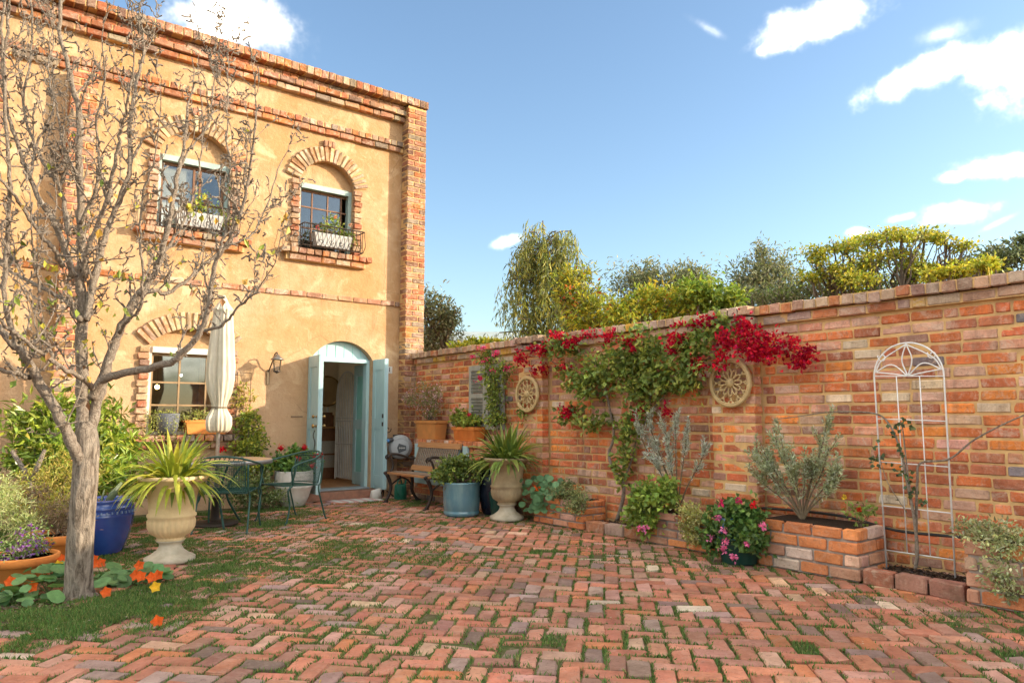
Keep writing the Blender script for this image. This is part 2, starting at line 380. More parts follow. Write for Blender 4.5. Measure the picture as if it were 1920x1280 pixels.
def pick(pal, r=random, gain=1.18):
    t = r.uniform(0, sum(w for _, w in pal))
    for c, w in pal:
        t -= w
        if t <= 0: break
    k = r.gauss(gain, .13); return tuple(max(.02, min(.9, v * k * r.gauss(1, .03))) for v in c)
# ------------------------------------------------------------------ ground and paving
def grid_sheet(name, x0, x1, y0, y1, z, mat):
    return MB().add([(x0, y0, z), (x1, y0, z), (x1, y1, z), (x0, y1, z)], [(0, 1, 2, 3)]).build(name, mat)
ground = tag(grid_sheet('ground', -300, 300, -300, 300, -.045, M['ground']), kind='structure')
paving = tag(grid_sheet('brick_paving', -3.2, 5.735, -1.2, 9.99, -.016, M['joint']), kind='structure')
# herringbone laid at 45 degrees to the walls
MODL, MODW = .217, .1085
C45 = math.cos(R(45)); PO = np.array([2.0, 4.0])
PR = np.array([[C45, -C45], [C45, C45]])          # paving axes in world
def in_bed(x, y):   # planting bed round the tree and along the house
    if y > 9.35 + .1 * math.sin(x * 5) and x < 3.9: return True
    return (x < .72 + .22 * math.sin(y * 1.7) and 5.05 + .25 * math.sin(x * 4) < y) or (x < 1.15 and y > 6.75)
pb = Bricks(); GX = int(16 / MODW); occ_res = .006
OX, OY = -11.0, -11.0; NOC = int(24 / occ_res); occ = np.zeros((NOC, NOC), bool)
rp = random.Random(11)
for i in range(-105, 106):
    for j in range(-105, 106):
        m = (i - j) % 4
        if m == 0: cu, cv, hor = (i + 1) * MODW, (j + .5) * MODW, True
        elif m == 2: cu, cv, hor = (i + .5) * MODW, (j) * MODW, False
        else: continue
        cu += rp.gauss(0, .004); cv += rp.gauss(0, .004)
        wx, wy = PR @ np.array([cu, cv]) + PO
        if not (-2.6 < wx < 5.62 and -.8 < wy < 9.93): continue
        if in_bed(wx, wy): continue
        d_ = wx * FW[0] + wy * FW[1]
        if d_ < .6: continue
        a = R(45) + (0 if hor else R(90)) + rp.gauss(0, .018)
        if rp.random() < .012: continue
        dz = rp.gauss(0, .0045) + .010 * math.sin(wx * 1.9 + wy) * math.sin(wy * 1.3)
        if rp.random() < .05: dz -= .008
        tl = Euler((rp.gauss(0, .013), rp.gauss(0, .010), a)).to_matrix()
        sx, sy = rp.gauss(.985, .02), rp.gauss(.975, .03)
        pb.add((wx, wy, -.035 + dz), (.207, .101, .07), tl, pick(PAL_PAVE, rp, 1.16), (sx, sy, 1))
        lu, lv = (.1035 * sx, .0505 * sy) if hor else (.0505 * sy, .1035 * sx)
        i0, i1 = int((cu - lu + .004 - OX) / occ_res), int((cu + lu - .004 - OX) / occ_res); j0, j1 = int((cv - lv + .004 - OY) / occ_res), int((cv + lv - .004 - OY) / occ_res)
        occ[max(0, i0):i1, max(0, j0):j1] = True
pb.emit(paving, 300, M['pave_o'], M['pave_a'])
# grass and moss in the joints and over the bricks beside the tree bed
def fbm(x, y, s, seed=0):
    v = 0
    for k, (f, a) in enumerate(((1, 1), (2.1, .55), (4.3, .3), (8.7, .2))):
        v = v + a * np.sin(x * f * s + 1.7 * k + seed + 1.3 * np.sin(y * f * s * .9 + k * 2.1 + seed)) * np.sin(y * f * s * 1.1 + .7 * k + seed * 2 + 1.1 * np.sin(x * f * s * .8 + k))
    return v
def blades(n, xr, yr, keep, hmin, hmax, cols, mb, wid=.0035, z0=-.014):
    x = rng.uniform(*xr, n); y = rng.uniform(*yr, n); k = keep(x, y); x, y = x[k], y[k]; n = len(x)
    h = rng.uniform(hmin, hmax, n)
    P = np.stack([x, y, np.full(n, z0)], 1); D = np.stack([rng.normal(0, .55, n), rng.normal(0, .55, n), np.ones(n)], 1)
    mb.leaves(P, D, rng.normal(0, 1, (n, 3)), h, wid * rng.uniform(.8, 1.7, n), jit(cols, n, .22), .1)
def is_joint(x, y):
    d = (np.stack([x, y], 1) - PO) @ PR
    i = np.clip(((d[:, 0] - OX) / occ_res).astype(int), 0, NOC - 1); j = np.clip(((d[:, 1] - OY) / occ_res).astype(int), 0, NOC - 1)
    return ~occ[i, j]
def edge_bed(x, y): return np.clip(1 - np.abs(np.stack([(x - 1.02), (y - 5.3)], 1) @ np.array([.62, .42])) * 1.7, 0, 1)
GR = [(.10, .20, .05), (.08, .165, .045), (.14, .22, .06), (.20, .22, .08)]
g = MB()
def keep_joint(x, y):
    far = np.clip((y * .79 + x * .61 - 3.2) / 5, 0, 1)
    leftish = np.clip((3.6 - x) / 2.6, 0, 1) * np.clip((y - 3.2) / 1.6, 0, 1)
    dens = .40 + .30 * far + .55 * leftish + .42 * fbm(x, y, 1.6, .4) + .25 * fbm(x, y, 6, 2.0)
    wallside = np.exp(-((x - 5.15) / .3) ** 2) * .3
    return is_joint(x, y) & (rng.uniform(0, 1, len(x)) < (dens + wallside) * 1.05) & (x * FW[0] + y * FW[1] > 1.2)
blades(700000, (-.6, 5.62), (1.0, 9.6), keep_joint, .018, .036, GR, g, .005)
def keep_lawn(x, y):
    e = np.exp(-(((x - .55) / .62) ** 2 + ((y - 4.95) / .42) ** 2)) * 1.25 + np.exp(-(((x - 1.35) / .55) ** 2 + ((y - 5.55) / .5) ** 2)) * .9 + np.exp(-(((x + .3) / .7) ** 2 + ((y - 5.0) / .35) ** 2)) * 1.1
    e = e + np.exp(-(((x - 1.75) / .5) ** 2 + ((y - 6.8) / .7) ** 2)) * .7 + np.exp(-(((x - 4.65) / .35) ** 2 + ((y - 2.35) / .45) ** 2)) * .55 + np.exp(-(((x - 4.85) / .25) ** 2 + ((y - 1.75) / .4) ** 2)) * .6 + np.exp(-(((x - 5.2) / .2) ** 2 + ((y - 8.4) / .5) ** 2)) * .5
    e = e - np.exp(-(((x - 1.22) / .24) ** 2 + ((y - 5.86) / .2) ** 2)) * 1.3 - np.exp(-(((x - .75) / .3) ** 2 + ((y - 5.85) / .22) ** 2)) * .9
    return rng.uniform(.25, 1.1, len(x)) < e * (.8 + .7 * fbm(x, y, 5, 1.0) + .6 * fbm(x, y, 13, 3.0))
blades(190000, (-1.2, 5.5), (1.2, 9.4), keep_lawn, .012, .034, GR, g, .0035, .0)
def keep_edge(x, y): return keep_lawn(x, y)
def keep_moss(x, y):
    e = np.clip((4.3 - x) / 2.5, 0, 1) * np.clip((y - 4.2) / 1.5, 0, 1) * (.24 + .9 * fbm(x, y, 3.2, 5.0) + .6 * fbm(x, y, 11, 1.5)) + np.clip((y - 6) / 2, 0, 1) * (.1 + .5 * fbm(x, y, 4, 2.2))
    return rng.uniform(.2, 1.2, len(x)) < e
blades(330000, (.6, 5.3), (3.6, 9.5), keep_moss, .010, .024, GR, g, .006, .0)
blades(200000, (-1.0, 2.1), (4.3, 6.4), keep_lawn, .012, .05, GR, g, .004, .0)
tag(g.build('grass', M['grass'], kind='stuff'), 'short green grass and moss growing in the paving joints', 'grass')
# dry leaf litter and bark chips on the tree bed
ml = MB(); n = 5200
x = np.concatenate([rng.normal(.55, .45, n // 2), rng.normal(1.22, .26, n // 4), rng.uniform(-1.2, 1.0, n // 4)]); y = np.concatenate([rng.normal(5.75, .42, n // 2), rng.normal(5.78, .2, n // 4), rng.uniform(5.3, 7.6, n // 4)])
P = np.stack([x, y, rng.uniform(-.02, .012, len(x))], 1)
ml.leaves(P, np.stack([rng.normal(0, 1, len(x)), rng.normal(0, 1, len(x)), rng.normal(0, .25, len(x))], 1), np.stack([rng.normal(0, .35, len(x)), rng.normal(0, .35, len(x)), np.ones(len(x))], 1), rng.uniform(.015, .05, len(x)), rng.uniform(.008, .022, len(x)), jit([(.20, .12, .07), (.13, .085, .055), (.28, .20, .13), (.09, .06, .04)], len(x)), .3)
tag(ml.build('leaf_litter', M['leaf'], kind='stuff'), 'brown leaf litter and bark chips under the bare tree', 'litter')
ml = MB(); n = 260     # stray petals and crumbs swept about the paving
x = rng.uniform(.2, 5.3, n); y = rng.uniform(1.4, 8.5, n); x[:90] = rng.normal(.7, .6, 90); y[:90] = rng.normal(5.1, .35, 90)
ml.leaves(np.stack([x, y, np.where(np.arange(n) < 90, .02, .006)], 1), np.stack([rng.normal(0, 1, n), rng.normal(0, 1, n), rng.normal(0, .2, n)], 1), np.tile([[0, 0, 1.]], (n, 1)), rng.uniform(.008, .03, n), rng.uniform(.006, .015, n), jit([(.5, .44, .34), (.30, .2, .1), (.45, .3, .06)], n), .2)
tag(ml.build('fallen_petals', M['leaf'], kind='stuff'), 'dry petals and crumbs scattered over the brick paving', 'litter')
# ------------------------------------------------------------------ garden wall
XW = 5.72
gw = thing('garden_wall', (0, 0, 0), 'tall weathered red brick garden wall with corbelled coping on the right', 'wall')
core = MB(); core.box((XW + .1535, 3.65, 1.0), (.29, 12.3, 2.15 + .1))
PIL = [(3.72, 4.20), (6.62, 7.10)]
for a, b in PIL: core.box((XW - .0405, (a + b) / 2, .97), (.12, b - a - .036, 2.04))
core.box((XW - .006, 3.65, 2.035), (.04, 12.3, .075)); core.box((XW - .026, 3.65, 2.125), (.075, 12.3, .076))
core = core.build('mortar', M['mortar'], gw)
gb = Bricks(); rw = random.Random(3)
CH = .0862
def row(y0, y1, xf, z, kind, h=.069, dep=.1, pal=PAL_WALL, shift=0.0):
    y = y0 + (shift if kind != 'edge' else 0); first = True
    while y < y1 - .03:
        if kind == 'header': L = .108
        else: L = .228 if rw.random() > .13 else .108
        L *= rw.gauss(1, .02); L = min(L, y1 - y)
        if first and shift: L = L
        if L > .05:
            q = '%.2f' % L; base = .228 if L > .15 else .108
            gb.add((xf + dep / 2 + rw.gauss(0, .002), y + L / 2, z + rw.gauss(0, .0015 if z < 2 else .004)), (dep, base - .012, h), None, pick(pal, rw), (1, (L - .012) / (base - .012), rw.gauss(1, .015)))
        y += L; first = False
for k in range(23):
    z = .040 + k * CH
    segs = []; y = -2.45
    for a, b in PIL: segs.append((y, a)); y = b
    segs.append((y, 9.79))
    for (a, b) in segs:
        st = -.12 if k % 2 else 0
        yy = a
        if k % 2: gb.add((XW + .05, a + .054, z), (.1, .096, .069), None, pick(PAL_WALL, rw)); yy = a + .108
        row(yy, b, XW, z, 'stretcher')
    for a, b in PIL:
        if k % 2: row(a, b, XW - .105, z, 'stretcher', dep=.105)
        else:
            for (p, q) in ((a, a + .12), (a + .12, a + .36), (a + .36, b)):
                L = q - p; base = .228 if L > .15 else .108
                gb.add((XW - .052, (p + q) / 2, z), (.105, base - .012, .069), None, pick(PAL_WALL, rw), (1, (L - .012) / (base - .012), 1))
PALC = [((.42, .25, .17), 20), ((.46, .33, .23), 14), ((.44, .16, .07), 8), ((.30, .19, .14), 10), ((.40, .27, .22), 10), ((.50, .28, .05), 2)]
for (a, b, x0) in [(-2.45, PIL[0][0], XW), (*PIL[0], XW - .105), (PIL[0][1], PIL[1][0], XW), (*PIL[1], XW - .105), (PIL[1][1], 9.79, XW)]:
    row(a, b, x0 - .035, 2.035, 'stretcher', dep=.14, pal=PALC); row(a, b, x0 - .075, 2.124, 'header', .082, dep=.24, pal=PALC)
for e in gb.L: pass
gb.emit(core, 300, M['brick_o'], M['brick_a'])
# ------------------------------------------------------------------ house
YF, HT = 10.0, 6.12
house = thing('house', (2.0, 10.2, 0), 'two storey ochre stucco house with brick pilasters, arched windows and brick cornice', 'house')
house.location = (0, 0, 0)
def arch_poly(cx, hw, z0, zs, za, n=20):
    """outline: jambs up to the springing, then a segmental arch"""
    rise = za - zs; r = (hw * hw + rise * rise) / (2 * rise); cz = za - r; a0 = math.asin(min(1, hw / r))
    return [(cx - hw, z0), (cx + hw, z0)] + [(cx + r * math.sin(t), cz + r * math.cos(t)) for t in np.linspace(a0, -a0, n)]
def prism(poly, y0, y1, mat=None):
    me = bpy.data.meshes.new('cut'); n = len(poly)
    V = [(x, y0, z) for x, z in poly] + [(x, y1, z) for x, z in poly]
    F = [tuple(range(n)), tuple(range(2 * n - 1, n - 1, -1))] + [(i, i + n, (i + 1) % n + n, (i + 1) % n) for i in range(n)]
    me.from_pydata(V, [], F)
    bm = bmesh.new(); bm.from_mesh(me); bmesh.ops.recalc_face_normals(bm, faces=list(bm.faces)); bm.to_mesh(me); bm.free()
    return bpy.data.objects.new('cut', me)
def rect(x0, x1, z0, z1): return [(x0, z0), (x1, z0), (x1, z1), (x0, z1)]
wall_o = MB().box((.93, YF + .13, 3.05), (9.86, .26, 6.18)).build('wall', M['stucco'], house)
WINS = [  # cx, half width, sill z, lintel z, spring z, inner apex z, kind
    (4.285, .43, 3.60, 4.62, 4.64, 4.98, 'upper'), (2.43, .46, 3.60, 4.62, 4.64, 4.98, 'upper_left'), (2.46, .49, .96, 2.08, 2.09, 2.32, 'ground')]
cut = []
for cx, hw, z0, z1, zs, za, kd in WINS:
    cut.append(prism(rect(cx - hw, cx + hw, z0, z1), YF - .2, YF + .5)); cut.append(prism(arch_poly(cx, hw - .002, z1 - .3, zs, za), YF - .2, YF + .085))
DX0, DX1, DZ0, DZS, DZA = 4.13, 5.08, .13, 2.06, 2.31
cut.append(prism(arch_poly((DX0 + DX1) / 2, (DX1 - DX0) / 2, DZ0, DZS, DZA), YF - .2, YF + .5))
for c in cut:
    COL.objects.link(c); md = wall_o.modifiers.new('b', 'BOOLEAN'); md.operation = 'DIFFERENCE'; md.object = c; md.solver = 'EXACT'
dg = bpy.context.evaluated_depsgraph_get()
me = bpy.data.meshes.new_from_object(wall_o.evaluated_get(dg)); wall_o.modifiers.clear(); wall_o.data = me
for c in cut: bpy.data.objects.remove(c)
MB().box((5.86 - .13, YF + 2.14, 3.05), (.26, 3.74, 6.18)).box((-4 + .13, YF + 2.14, 3.05), (.26, 3.74, 6.18)).box((.93, YF + 4.14, 3.05), (9.86, .26, 6.18)).build('outer_wall', M['stucco'], house)
MB().box((.93, YF + .77, 5.55), (9.3, .98, .12)).box((-.35, YF + 2.63, 5.55), (6.7, 2.7, .12)).build('roof', pmat('roof sheet', (.3, .3, .3), None, 5), house)  # left open behind: unseen light well added to brighten the hall
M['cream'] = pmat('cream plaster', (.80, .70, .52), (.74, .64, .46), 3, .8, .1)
M['floorb'] = pmat('timber floor', (.42, .20, .07), (.30, .13, .05), 6, .35, .1, stretch=(8, 1, 1))
MB().box((.93, YF + 2.13, .085), (9.3, 3.72, .09)).build('floor', M['floorb'], house)
MB().box((.93, YF + .77, 2.9), (9.3, .98, .1)).box((-.35, YF + 2.63, 2.9), (6.7, 2.7, .1)).build('upper_floor', M['cream'], house)  # stops short so the added light well reaches the hall
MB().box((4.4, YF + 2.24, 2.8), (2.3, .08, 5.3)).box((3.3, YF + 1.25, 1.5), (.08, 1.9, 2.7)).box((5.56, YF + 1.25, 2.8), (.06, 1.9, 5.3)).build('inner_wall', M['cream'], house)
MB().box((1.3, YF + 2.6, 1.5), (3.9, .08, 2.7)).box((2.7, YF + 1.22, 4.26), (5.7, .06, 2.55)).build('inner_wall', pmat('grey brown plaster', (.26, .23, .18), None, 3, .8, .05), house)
# brickwork of the house
hb = Bricks(); rh = random.Random(5)
def hpick(): return pick(PAL_HOUSE, rh, 1.05)
PF = YF - .2
def pilaster(x0, x1, z1, wid, lab):
    k = MB().box(((x0 + x1) / 2, (PF + .012 + YF) / 2, z1 / 2), (x1 - x0 - .016, YF - PF - .012, z1)).build('pilaster', M['mortar'], house)
    hb.par = k; n = int(z1 / CH)
    for i in range(n):
        z = .042 + i * CH; split = (x1 - x0) * (.66 if i % 2 else .34)
        for a, b in ((x0, x0 + split), (x0 + split, x1)):
            L = b - a; base = .228 if L > .16 else .108
            hb.add(((a + b) / 2, PF + .1, z), (base - .012, .2, .076), None, hpick(), ((L - .011) / (base - .012), 1, rh.gauss(1, .015)))
    hb.par = None
pilaster(5.53, 5.875, HT + .03, 2, 'r'); pilaster(.93, 1.22, 5.36, 1, 'l'); pilaster(-.02, .30, 5.36, 1, 'l')
def course(nm, x0, x1, z, h, prot, kind, backm='mortar'):
    k = MB().box(((x0 + x1) / 2, YF - prot / 2 + .007, z), (x1 - x0, prot - .014, h - .006)).build(nm, M[backm], house); hb.par = k
    x = x0
    while x < x1 - .04:
        L = (.112 if kind == 'header' else .236) * rh.gauss(1, .02)
        if kind == 'mix' and rh.random() < .3: L = .118
        L = min(L, x1 - x); base = .108 if L < .16 else .228
        if L > .05: hb.add((x + L / 2, YF - prot / 2 + rh.gauss(0, .003), z + rh.gauss(0, .002)), (base - .012, round(prot, 3), round(h, 3)), None, hpick(), ((L - .011) / (base - .012), 1, 1))
        x += L
    hb.par = None
course('coping', -3.9, 5.89, 6.222, .118, .235, 'header'); course('cornice', -3.9, 5.53, 6.115, .076, .10, 'mix'); course('cornice', -3.9, 5.53, 6.025, .078, .155, 'mix'); course('cornice', -3.9, 5.53, 5.935, .078, .10, 'mix')
course('band', -3.9, 5.53, 5.52, .082, .09, 'header'); course('band', -3.9, 5.53, 5.43, .078, .065, 'mix'); course('string_course', -3.9, 5.53, 2.945, .074, .03, 'mix')
glass = NT('window glass')
gl = glass.n('ShaderNodeBsdfGlossy', {'Roughness': .02, 'Color': (.9, .95, 1)}); tr = glass.n('ShaderNodeBsdfTransparent', {'Color': (.82, .84, .82)})
ms = glass.n('ShaderNodeMixShader', {'Fac': glass.ramp(glass.n('ShaderNodeLayerWeight', {'Blend': .35}).outputs['Facing'], 0, 1, .07, .45)})
glass.t.links.new(tr.outputs[0], ms.inputs[1]); glass.t.links.new(gl.outputs[0], ms.inputs[2]); glass.t.links.new(ms.outputs[0], glass.out.inputs['Surface']); M['glass'] = glass.m
for cx, hw, z0, z1, zs, za, kd in WINS:
    # surround: arch of bricks on edge, jamb bricks, keystone, sill
    rise = za - zs; r = (hw * hw + rise * rise) / (2 * rise); cz = za - r; a0 = math.asin(hw / r); bl = .225
    poly = [(cx + (r + bl - .01) * math.sin(t), cz + (r + bl - .01) * math.cos(t)) for t in np.linspace(-a0, a0, 24)] + [(cx + (r + .004) * math.sin(t), cz + (r + .004) * math.cos(t)) for t in np.linspace(a0, -a0, 24)]
    mb = MB(); n = 24; V = [(x, YF - .018, z) for x, z in poly] + [(x, YF + .01, z) for x, z in poly]
    F = []
    for i in range(n - 1): F.append((i, i + 1, 2 * n - 2 - i, 2 * n - 1 - i)); F.append((2 * n + i, 2 * n + i + 1, i + 1, i)); F.append((2 * n - 1 - i, 2 * n - 2 - i, 4 * n - 2 - i, 4 * n - 1 - i))
    sur = mb.add(V, F).build('window_surround', M['mortar'], house); hb.par = sur
    na = int(2 * a0 * (r + bl * .35) / .068)
    for i in range(na):
        t = -a0 + (i + .5) * 2 * a0 / na; wd = 2 * a0 / na * (r + bl * .3) - .012
        ca, sa = math.cos(-t), math.sin(-t); rot = np.array([[ca, 0, sa], [0, 1, 0], [-sa, 0, ca]]).T
        hb.add((cx + (r + bl / 2) * math.sin(t), YF - .012 + rh.gauss(0, .003), cz + (r + bl / 2) * math.cos(t)), (.056, .075, bl), rot, pick([((.44, .30, .17), 3), ((.46, .34, .21), 2), ((.40, .20, .10), 2), ((.34, .23, .15), 1.5)], rh, 1.0), (wd / .056, 1, rh.gauss(1, .02)))
    if kd != 'ground':
        for k in (-1, 0, 1): hb.add((cx + k * .062, YF - .025, za + bl + .045), (.054, .075, .10), None, hpick())
    zk = z0; i = 0
    while zk < zs - .02:
        for s in (-1, 1):
            wj = .135 if i % 2 else .115
            hb.add((cx + s * (hw + wj / 2 - .006), YF - .008 + rh.gauss(0, .003), zk + .041), (.118, .075, .074), None, pick([((.42, .27, .16), 3), ((.40, .20, .11), 3), ((.36, .13, .065), 2), ((.30, .19, .13), 1)], rh, 1.0), (wj / .118, 1, 1))
        zk += CH; i += 1
    k2 = MB().box((cx, YF - .03, z0 - .095), (2 * hw + .38, .085, .165)).build('sill', M['mortar'], house); hb.par = k2
    for rowi, (zz, ext, pr) in enumerate(((z0 - .045, .27, .15), (z0 - .135, .16, .10))):
        x = cx - hw - ext
        while x < cx + hw + ext - .05:
            L = min((.236 if rowi else .118) * rh.gauss(1, .03), cx + hw + ext - x); base = .108 if L < .16 else .228
            hb.add((x + L / 2, YF - pr / 2 + .03, zz), (base - .012, .06 + pr, .078), None, hpick(), ((L - .01) / (base - .012), 1, 1)); x += L
    hb.par = None
    # frame and sashes
    fy = YF + .125; fw = .055
    win = MB()
    for s in (-1, 1): win.box((cx + s * (hw - fw / 2), fy, (z0 + z1) / 2), (fw, .09, z1 - z0 - .002))
    win.box((cx, fy - .012, z1 - .038), (2 * hw - 2 * fw, .115, .076)); win.box((cx, fy, z0 + .02), (2 * hw - 2 * fw, .09, .04))
    win = win.build('window', M['sage'] if kd != 'ground' else M['white'], house)
    x0, x1, b0, b1 = cx - hw + fw, cx + hw - fw, z0 + .04, z1 - .076
    sash = MB(); sy = fy + .03
    if kd == 'upper':
        cols = [0, .26, .60, .90]; rows = [0, .36, .72, 1.0]; mat = M['timber']; thick = .02
    elif kd == 'upper_left':
        cols = [0, .52, .62, 1.0]; rows = [0, .45, 1.0]; mat = M['timber']; thick = .03
    else:
        cols = [0, .40, .80, 1.0]; rows = [0, .33, .63, 1.0]; mat = pmat('honey sash timber', (.34, .22, .11), None, 10, .5, .1); thick = .022
    for c in cols: sash.box((x0 + .014 + (x1 - x0 - .028) * c, sy, (b0 + b1) / 2), (thick + (.014 if c in (0, 1) else 0), .03, b1 - b0))
    for c in rows: sash.box(((x0 + x1) / 2, sy + .001, b0 + .014 + (b1 - b0 - .028) * c), (x1 - x0, .026, thick + (.02 if c in (0, 1.0) else 0)))
    sash.build('sash', mat, win)
    for ci in range(len(cols) - 1):
        for ri in range(len(rows) - 1):
            pa, pc = x0 + (x1 - x0) * cols[ci] + .004, x0 + (x1 - x0) * cols[ci + 1] - .004; qa, qc = b0 + (b1 - b0) * rows[ri] + .004, b0 + (b1 - b0) * rows[ri + 1] - .004
            MB().box(((pa + pc) / 2, sy + rh.gauss(0, .0006), (qa + qc) / 2), (pc - pa, .004, qc - qa)).build('pane', M['glass'], win)
    if kd == 'upper_left': MB().box((cx - hw * .42, sy + .05, (z0 + z1) / 2), (hw * .82, .01, z1 - z0 - .1)).build('sky_reflection', M['white'], win)  # pale board behind the pane stands in for the sky's reflection
hb.emit(house, 300, M['brick_o'], M['brick_a'])
# flashing along the right edge of the gable wall
MB().box((5.905, YF + .03, 5.75), (.02, .05, 1.0)).build('downpipe', M['iron'], house)
# ------------------------------------------------------------------ doorway
dcx = (DX0 + DX1) / 2
po = arch_poly(dcx, (DX1 - DX0) / 2 - .004, DZS - .02, DZS, DZA - .004)
tp = prism(po, YF + .12, YF + .15); me = tp.data; me.name = 'transom'; me.materials.append(M['duck']); tp.name = 'transom_board'; COL.objects.link(tp); tp.parent = house
tb = MB()
for k in range(1, 7): tb.box((DX0 + (DX1 - DX0) * k / 7, YF + .117, DZS + .10), (.006, .006, .18 + .10 * math.sin(math.pi * k / 7) - .09))
tb.build('board_groove', M['duckd'], tp)
fr = MB(); fr.box((DX0 + .028, YF + .135, 1.09), (.05, .12, 1.92)).box((DX1 - .028, YF + .135, 1.09), (.05, .12, 1.92)).box((dcx, YF + .125, DZS - .035), (DX1 - DX0 - .11, .14, .055))
fr.build('door_frame', M['duck'], house)
MB().box((dcx, YF + .02, .062), (1.12, .30, .11)).build('doorstep', pmat('worn brick step', (.36, .17, .11), (.24, .13, .09), 12, .9, .4), house)
MB().box((dcx, YF + .1, .136), (.9, .28, .018)).build('threshold', pmat('grey blue threshold', (.30, .34, .36), None, 6, .7), house)
def door_leaf(name, hx, hy, ang, wd, z0, z1, flip, hardware):
    """boarded leaf; local x runs from the hinge to the free edge"""
    o = MB()
    o.box((wd / 2, 0, (z0 + z1) / 2), (wd, .036, z1 - z0)); L = o.build(name, M['duck'], house)
    L.location = (hx, hy, 0); L.rotation_euler = (0, 0, ang)
    r = MB()
    for s in (-1, 1):
        for zz in (z0 + .12, (z0 + z1) / 2, z1 - .09): r.box((wd / 2, s * .024, zz), (wd - .17, .014, .15))
        for xx in (.045, wd - .045): r.box((xx, s * .0245, (z0 + z1) / 2), (.085, .015, z1 - z0 - .012))
    r.build('rail', M['duck'], L)
    q = MB()
    for s in (-1, 1):
        for zz in ((z0 + .16 + (z0 + z1) / 2 - .04) / 2, ((z0 + z1) / 2 + z1 - .1) / 2): q.box((wd / 2, s * .0195, zz), (wd - .20, .004, (z1 - z0) / 2 - .26))
    q.build('panel', M['duckd'] if flip else M['duck'], L)
    if hardware:
        kn = MB()
        for zz, rr in ((1.19, .024), (1.06, .03)):
            for s in (-1, 1):
                pr = [(.0, 0), (rr * .75, .004), (rr * .75, .008), (rr * .35, .012), (rr * .35, .03), (rr, .042), (rr, .055), (rr * .5, .066), (0, .068)]
                V = [];
                t_ = MB().lathe(pr, 12); vv = np.concatenate(t_.v); vv = np.stack([vv[:, 0], s * vv[:, 2], vv[:, 1]], 1) + A(wd - .05, s * .03, zz)
                kn.add(vv, t_.f)
        kn.build('door_knob', M['brass'], L, True)
        hk = MB(); hk.tube(bez([(wd - .06, -.05, 1.0), (wd - .1, -.055, .93), (wd - .03, -.055, .84), (wd - .06, -.05, .76), (wd - .055, -.05, .72)], 24), .007, 6); hk.build('pull_handle', M['iron'], L, True)
    return L
door_leaf('door', 4.10, YF - .01, R(-94), .46, .13, 2.05, False, True)
dl2 = door_leaf('door', 5.12, YF - .01, R(-89), .37, .13, 2.05, False, False)
lt = MB()
for zz in (1.2, 1.08): lt.box((.345, -.03, zz), (.03, .03, .06))
lt.build('bolt', M['iron'], dl2)
dl3 = door_leaf('inner_door', 5.15, YF + .29, R(90), .40, .14, 2.0, True, False)
# arched security grille folded back inside
gr_ = MB(); g0, g1, gx = YF + .74, YF + 1.50, 5.20
zt = lambda t: 1.55 + .38 * math.sqrt(max(0, 1 - ((t - .5) / .5) ** 2))
gr_.tube([(gx, g0 + (g1 - g0) * t, zt(t)) for t in np.linspace(0, 1, 20)], .014, 6); gr_.tube([(gx, g0, .16), (gx, g0, 1.55)], .014, 6); gr_.tube([(gx, g1, .16), (gx, g1, 1.55)], .014, 6)
for t in np.linspace(.08, .92, 11): gr_.tube([(gx, g0 + (g1 - g0) * t, .18), (gx, g0 + (g1 - g0) * t, zt(t))], .009, 6)
for zz in (.2, .75, 1.12, 1.17): gr_.tube([(gx - .005, g0, zz), (gx - .005, g1, zz)], .009, 6)
gr_.build('security_grille', M['white'], house)
# ------------------------------------------------------------------ foliage tools
def foliage(mb, blobs, n, L, Wd, cols, sub=.3, clumps=14, up=.3, fold=.25, shell=.45, dirup=.0):
    """blobs: (centre, (rx, ry, rz)); leaves gather in uneven sub-clumps"""
    vol = np.array([b[1][0] * b[1][1] * b[1][2] for b in blobs]) ** .67; vol = vol / vol.sum()
    for (c, r), v in zip(blobs, vol):
        k = max(8, int(n * v)); c = A(*c); r = A(*r); nc = clumps
        d = nrm(rng.normal(0, 1, (nc, 3))) * (rng.uniform(shell, 1, (nc, 1))); 
        w = rng.dirichlet(np.full(nc, 1.6)); idx = rng.choice(nc, k, p=w)
        size = rng.uniform(.6, 1.4, (nc, 1))
        off = rng.normal(0, 1, (k, 3)) * sub * size[idx]
        P = c + (d[idx] + off) * r
        out = nrm(off + d[idx] * .4 + rng.normal(0, .5, (k, 3)))
        D = out + rng.normal(0, .6, (k, 3)) + A(0, 0, dirup); N = rng.normal(0, .8, (k, 3)) + A(0, 0, up * 3)
        br = rng.uniform(.75, 1.25, (nc, 1))[idx]
        mb.leaves(P, D, N, L * rng.uniform(.65, 1.3, k), Wd * rng.uniform(.7, 1.25, k), np.clip(jit(cols, k) * br, .003, 1), fold)
    return mb
def stick(mb, p, q, r0, r1, n=6, wob=.06, seg=5):
    p = A(*p); q = A(*q); L = np.linalg.norm(q - p); t = np.linspace(0, 1, n)[:, None]
    P = p + (q - p) * t + rng.normal(0, wob * L * .5, (n, 3)) * np.sin(t * math.pi)
    mb.tube(P, np.linspace(r0, r1, n), seg); return P
def bark(name, c1, c2, c3, sc=1.0, stretch=(1, 1, .22)):
    t = NT(name); v = t.pos(); s = t.scl(v, stretch); n1 = t.noise(38 * sc, 7, .7, s, .6); n2 = t.noise(7 * sc, 5, .6, v); n3 = t.noise(120 * sc, 4, .6, v)
    c = t.mix(t.ramp(n1, .38, .60), c2, c1); c = t.mix(t.math('MULTIPLY', t.ramp(n2, .5, .7), .7), c, c3)
    t.set(t.p.inputs['Base Color'], c); t.p.inputs['Roughness'].default_value = .95; t.p.inputs['Specular IOR Level'].default_value = .15
    t.bump(t.math('ADD', n1, t.math('MULTIPLY', n3, .3)), 1.0, .032); return t.m
